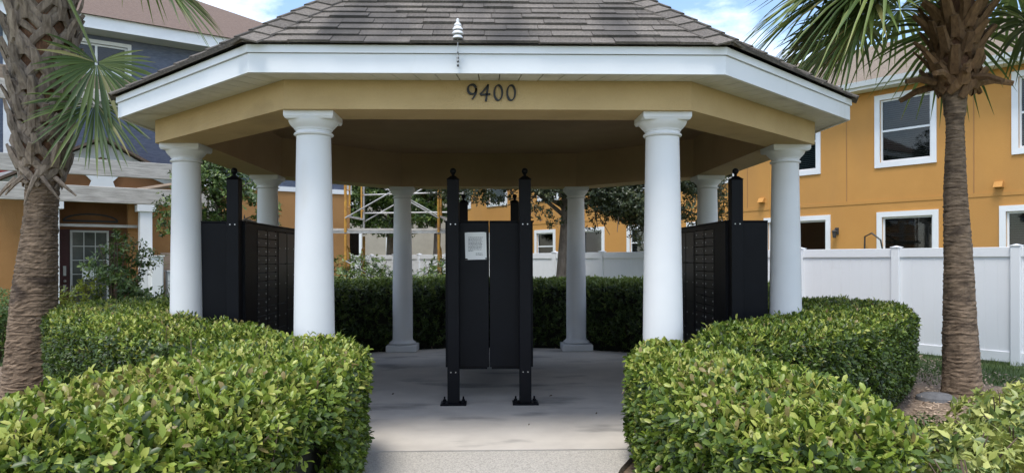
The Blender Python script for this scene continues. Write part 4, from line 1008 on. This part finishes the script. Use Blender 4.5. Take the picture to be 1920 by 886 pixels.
b.box(1.2, 2.3, -.439, -.41, 2.32, 2.36); b.build('fanlight', 'cable_dark', lh)
b = MB(LF); b.add([(-.9, .2, 3.02), (.42, .2, 3.40), (.42, .26, 3.40), (-.9, .26, 3.02), (-.9, .2, 3.10), (.42, .2, 3.48), (.42, .26, 3.48), (-.9, .26, 3.10)], [(0, 1, 2, 3), (4, 7, 6, 5), (3, 2, 6, 7), (0, 4, 5, 1), (1, 5, 6, 2), (0, 3, 7, 4)]); b.build('red_eave_strip', 'red_edge', lh)
nt_ = MB(LF).box(1.56, 1.80, -.349, -.347, 1.02, 1.30); setp(nt_.build('paper_notice', 'paper'), 'white paper sheet stuck on the glazed house door', 'notice')
# pale arrowhead-shaped boxes: utility meters beside the porch
for (u0, u1, z0, z1, m, lb) in ((2.74, 3.00, .40, 1.52, 'white_trim', 'tall narrow white utility cabinet beside the porch'), (3.10, 3.72, .2, 1.18, 'utility_grey', 'wide low grey utility cabinet beside the porch')):
    t = empty('utility_box', LF @ Vector(((u0 + u1) / 2, .8, 0)), lb, 'utility box', 'utility cabinets by the porch')
    MB(LF).box(u0, u1, .66, .95, z0 - .4, z1, 0, .012).build('cabinet', m, t)
    MB(LF).box(u0 + .02, u1 - .02, .951, .962, z0 + .05, z1 - .05, 0, .004).build('cover', m, t)
    MB(LF).box(u0 - .02, u1 + .02, .63, .985, z1 + .0005, z1 + .03, 0, .004).build('lid', m, t)
b = MB(LF); b.box(3.05, 3.55, .4, .45, .1, 1.62); setp(b.build('wooden_board', 'brown_wood'), 'weathered wooden board upright behind the utility boxes', 'board')

# timber beams of the pergola in front of that house
PB = frame((-8.42, 13.26), LU, LN)
pg = empty('pergola', PB @ Vector((1.5, 0, 0)), 'weathered timber pergola beams in front of the blue house', 'pergola')
for (z0, z1, y, m, ext) in ((3.0, 3.30, 0, 'weathered_wood', 0), (2.48, 2.77, .35, 'weathered_wood', 0), (4.66, 4.97, -.7, 'brown_wood', .9), (4.20, 4.54, .2, 'weathered_wood', 0)):
    b = MB(PB); b.box(-2.2, 3.32 + ext, y - .04, y + .04, z0, z1, 0, .006); b.build('beam', m, pg)
for u_, y in ((3.42, .0), (-2.3, 0.)):
    MB(PB).box(u_ - .08, u_ + .08, -.8, -.64, -.1, 5.0, 0, .006).build('post', 'weathered_wood', pg)
    MB(PB).box(u_ - .08, u_ + .08, .27, .43, -.1, 4.6, 0, .006).build('post', 'weathered_wood', pg)
    MB(PB).box(u_ - .05, u_ + .05, -.63, .26, 4.05, 4.19, 0, .004).build('cross_tie', 'weathered_wood', pg)
b = MB(PB); b.tube([(2.1, .30, 2.74), (3.35, .1, 3.02)], .045, 4); b.build('loose_brace', 'brown_wood', pg)

# ------------------------------------------------------------------ scaffold tower
sf = empty('scaffold', (-2.0, 16.8, 0), 'yellow and grey steel scaffold tower with plank deck behind the gazebo', 'scaffold')
xs_ = (-3.05, -1.08); ya, yb = 16.1, 17.6; dxb = .14
lev = (0.0, 2.02)
for li, z0 in enumerate(lev):
    z1 = z0 + 1.98
    for x in xs_:
        for (y, dx, m) in ((ya, 0, 'yellow_paint'), (yb, dxb, 'yellow_paint' if z0 == 0 else 'galvanised')):
            MB().tube([(x + dx, y, z0 - .08 if z0 == 0 else z0), (x + dx, y, z1)], .030 if m == 'yellow_paint' else .024, 10).build('standard', m, sf, True)
        for z in (z0 + .35, z1 - .55): MB().tube([(x, ya + .03, z), (x + dxb, yb - .03, z)], .022, 8).build('ledger', 'galvanised', sf, True)
        b = MB(); q = ya + .32      # ladder hoop welded inside the frame
        hoop = [(x + .03, q, z0 + .36)] + [(x + .03, q, z0 + 1.1), (x + .03, q, z1 - .42), (x + .02, q - .05, z1 - .30), (x + .01, ya + .08, z1 - .25), (x, ya + .02, z1 - .28)]
        b.tube(hoop, .02, 8)
        for z in np.arange(z0 + .55, z1 - .4, .36): b.tube([(x, ya + .02, z), (x + .03, q, z)], .014, 6)
        b.build('ladder_hoop', 'yellow_paint', sf, True)
        b = MB(); q = yb - .32; hoop = [(x + dxb, q, z0 + .36), (x + dxb, q, z1 - .42), (x + dxb, q + .06, z1 - .30), (x + dxb, yb - .02, z1 - .26)]; b.tube(hoop, .018, 8)
        for z in np.arange(z0 + .55, z1 - .4, .36): b.tube([(x + dxb, yb - .02, z), (x + dxb, q, z)], .013, 6)
        b.build('ladder_hoop', 'yellow_paint', sf, True)
    for (y, dx) in ((ya - .04, 0), (yb + .04, dxb)):
        x0, x1 = xs_[0] + dx, xs_[1] + dx
        MB().tube([(x0, y - .012, z0 + .30), (x1, y - .012, z0 + 1.42)], .015, 8).build('cross_brace', 'galvanised', sf, True)
        MB().tube([(x0, y + .020, z0 + 1.42), (x1, y + .020, z0 + .30)], .015, 8).build('cross_brace', 'galvanised', sf, True)
    if li == 1:
        MB().tube([(xs_[0] + dxb, yb, z0 + .92), (xs_[1] + dxb, yb, z0 + .98)], .018, 8).build('guard_rail', 'galvanised', sf, True)
        MB().tube([(xs_[0] + dxb, yb, z0 + .5), (xs_[1] + dxb, yb, z0 + .52)], .018, 8).build('guard_rail', 'galvanised', sf, True)
for k in range(5):
    y = ya + .03 + k * .29; MB().box(-3.9 + random.uniform(-.1, .1), -.45 + random.uniform(-.1, .1), y, y + .275, 2.06, 2.105, 0, .004).build('plank', 'weathered_wood', sf)
MB().box(-3.9, -.5, ya - .01, ya + .025, 2.0, 2.055).build('toe_bearer', 'galvanised', sf)
b = MB()
for k in range(2):
    x = -.86 + k * .0; 
b.tube([(-1.18, 18.6, -.09), (-1.18, 18.6, 1.28), (-1.12, 18.6, 1.36), (-.50, 18.6, 1.36), (-.44, 18.6, 1.28), (-.44, 18.6, -.09)], .03, 8); b.tube([(-1.18, 18.6, .9), (-.44, 18.6, .9)], .022, 8)
setp(b.build('steel_rack', 'blue_metal', None, True), 'blue tubular steel frame behind the scaffold foot', 'frame')
b = MB()   # grey second ladder upright seen just right of the tower
for x in (-.92, -.62): b.tube([(x, 17.9, -.09), (x, 17.9, 4.0)], .02, 8)
for z in np.arange(.3, 3.9, .3): b.tube([(-.92, 17.9, z), (-.62, 17.9, z)], .012, 6)
setp(b.build('ladder', 'galvanised', None, True), 'grey metal ladder standing right of the scaffold tower', 'ladder')

# ------------------------------------------------------------------ beige house far behind
bh = empty('house', (-9, 44, 0), 'far beige house with white framed windows seen through the scaffold', 'house')
BF = frame((-14, 44), (1, 0), (0, -1))
BW = [(2.2, 3.6, 1.5, 3.2), (4.4, 6.6, 1.5, 3.2), (8.0, 9.4, 1.5, 3.2), (2.2, 3.6, 4.6, 6.1), (5.0, 6.4, 4.6, 6.1), (8.0, 9.4, 4.6, 6.1), (-1.0, .4, 1.5, 3.2)]
wall_grid(BF, -6, 13, -.1, 6.6, [(a + .12, b_ - .12, c + .12, d - .12) for a, b_, c, d in BW], .2).build('wall', 'beige_wall', bh)
MB(BF).box(-6, 13, -8, -.45, -.1, 6.6).build('wall_rear', 'beige_wall', bh)
for w in BW: window(bh, BF, *w, .12, 'slide' if w[1] - w[0] > 2 else 'hung', 'blind', .9)
b = MB(BF); b.add([(-6.5, .5, 6.6), (13.5, .5, 6.6), (13.5, -4, 8.8), (-6.5, -4, 8.8), (13.5, -8.5, 6.6), (-6.5, -8.5, 6.6)], [(0, 1, 2, 3), (3, 2, 4, 5), (0, 3, 5), (1, 4, 2)]); b.build('roof', 'roof_tan', bh)

# ------------------------------------------------------------------ trees
tree('oak_tree', (1.46, 15.5, -0.05), 3.6, .11, [((0.1, 15.2, 3.2), (.9, .9, .55)), ((-.4, 15.6, 3.9), (1.0, 1.0, .7)), ((1.9, 15.3, 4.0), (1.6, 1.2, .9)), ((2.9, 15.2, 2.85), (.95, .8, .75)), ((3.6, 15.4, 3.2), (1.0, .9, .85)), ((2.2, 15.1, 2.9), (.75, .7, .55)),
      ((3.05, 15.0, 2.15), (.32, .35, .55)), ((4.4, 15.5, 2.9), (.7, .7, .85)), ((1.25, 15.1, 2.6), (.42, .5, .55)), ((2.3, 15.4, 2.35), (.6, .6, .4)), ((2.0, 15.6, 5.2), (1.5, 1.2, .9)), ((.6, 15.4, 4.6), (1.2, 1.1, .8)), ((3.6, 15.8, 4.4), (1.2, 1.1, .8)), ((-.9, 15.4, 3.05), (.5, .5, .4)), ((.75, 15.2, 2.55), (.35, .4, .35)), ((4.7, 15.3, 2.2), (.35, .4, .4)), ((0.1, 15.2, 2.85), (.75, .6, .35)), ((.9, 15.2, 2.72), (.4, .5, .4)), ((2.9, 15.0, 2.6), (.9, .7, .6)), ((3.8, 15.2, 2.7), (.6, .6, .55))],
     36000, (.045, .08), 'leaf_oak', 'small oak with grey trunk and hanging branches behind the gazebo', lean=(.1, 0))
tree('leafy_tree', (-4.75, 13.4, -0.05), 2.4, .09, [((-4.8, 13.3, 2.6), (.75, .7, .8)), ((-4.2, 13.4, 2.2), (.6, .6, .7)), ((-5.3, 13.5, 2.3), (.6, .6, .8)), ((-4.6, 13.2, 1.5), (.75, .6, .7)), ((-4.0, 13.5, 1.4), (.5, .5, .6)), ((-4.9, 13.5, 3.3), (.6, .6, .5))],
     3600, (.06, .10), 'leaf_tree', 'bright green leafy tree behind the left mailbox bank', tpl=LEAF4)
tree('leafy_tree', (-4.1, 31, -0.05), 4.2, .15, [((-4.1, 31, 4.6), (1.8, 1.5, 1.4)), ((-5.4, 31, 3.8), (1.3, 1.2, 1.2)), ((-2.9, 31, 3.9), (1.4, 1.2, 1.3)), ((-4.0, 31, 3.1), (1.5, 1, .9)), ((-2.4, 31.5, 5.0), (1.4, 1.2, 1.2)), ((-5.0, 31, 5.4), (1.4, 1.2, 1.0))],
     12000, (.10, .17), 'leaf_tree', 'green tree seen through the scaffold, in front of the beige house')
tree('leafy_tree', (-1.9, 27, -0.05), 4.4, .13, [((-1.9, 27, 4.2), (1.1, 1.1, 1.4)), ((-2.4, 27, 3.2), (.8, .8, .8)), ((-1.5, 27, 5.4), (1.2, 1.1, 1.1))],
     5000, (.10, .16), 'leaf_tree', 'taller light green tree right of the scaffold, beyond the fence')

# ------------------------------------------------------------------ ground litter, grass, stone
def chips(n, x0, x1, y0, y1, keep):
    P = np.column_stack([rng.uniform(x0, x1, n), rng.uniform(y0, y1, n), np.full(n, -.052) + rng.random(n) * .02]); P = P[keep(P)]
    D = unit(np.column_stack([rng.normal(0, 1, (len(P), 2)), rng.normal(0, .18, len(P))])); N = unit(np.column_stack([rng.normal(0, .3, (len(P), 2)), np.ones(len(P))]))
    Ln = rng.uniform(.03, .09, len(P)); return leaf_arrays(P, D, N, Ln, rng.uniform(.012, .03, len(P)), rng.random(len(P)), LEAF2)
co, tr, rv = chips(30000, -6.5, 6.6, 4.2, 14.3, lambda P: (np.hypot(P[:, 0], P[:, 1] - 9) > 3.4) & ~((P[:, 0] > -.94) & (P[:, 0] < .72 + .45 * np.clip((P[:, 1] - 4.4) / 1.3, 0, 1)) & (P[:, 1] < 5.8)))
o = link_mesh('bark_mulch', tri_mesh('bark_mulch', co, tr, rv, 'mulch_chip')); setp(o, 'scattered tan bark mulch chips on the planting beds', 'mulch', None, 'stuff')
n = 42000
P = np.column_stack([rng.uniform(4.6, 13.5, n), rng.uniform(4.5, 14.5, n), np.full(n, -.09)])
dist = (P[:, 0] - 1.137) * FN[0] + (P[:, 1] - 19.611) * FN[1]
P = P[(dist > .06) & ((P[:, 0] > 6.3) | (P[:, 1] > 8.75)) & (P[:, 0] > 5.2)]
D = unit(np.column_stack([rng.normal(0, .35, (len(P), 2)), np.ones(len(P))])); N = unit(np.column_stack([rng.normal(0, 1, (len(P), 2)), np.zeros(len(P))]))
co, tr, rv = leaf_arrays(P, D, N, rng.uniform(.05, .13, len(P)), np.full(len(P), .009), rng.random(len(P)), LEAF2)
o = link_mesh('grass', tri_mesh('grass', co, tr, rv, 'grass_blade')); setp(o, 'short green grass along the foot of the white fence', 'grass', None, 'stuff')
b = MB(); pr = [(.20, -.06), (.19, -.02), (.13, .01), (.02, .02)]
b.lathe(pr, 4.72, 7.86, 18); setp(b.build('stepping_stone', 'stone_grey', None, True), 'flat round grey stone at the foot of the right palm', 'stone')
t = empty('seedling', (6.1, 8.2, -.06), 'thin yellowing seedling standing in the grass right of the palm', 'plant')
MB().tube([(6.1, 8.2, -.08), (6.12, 8.2, .15), (6.1, 8.2, .36)], [.008, .006, .003], 5).build('stem', 'twig', t)
P = np.array([[6.1, 8.2, .12 + .03 * k] for k in range(9)]); q = sprigs(P, np.tile([0, 0, 1.], (9, 1)), 2, (.06, .11), (.25, .4), .5, (.2, .9)); co, tr, rv = leaf_arrays(*q[:5], rng.random(len(q[0])), LEAF4)
link_mesh('leaves', tri_mesh('leaves', co - np.array(origin(t)), tr, rv, 'leaf_yellow'), t)
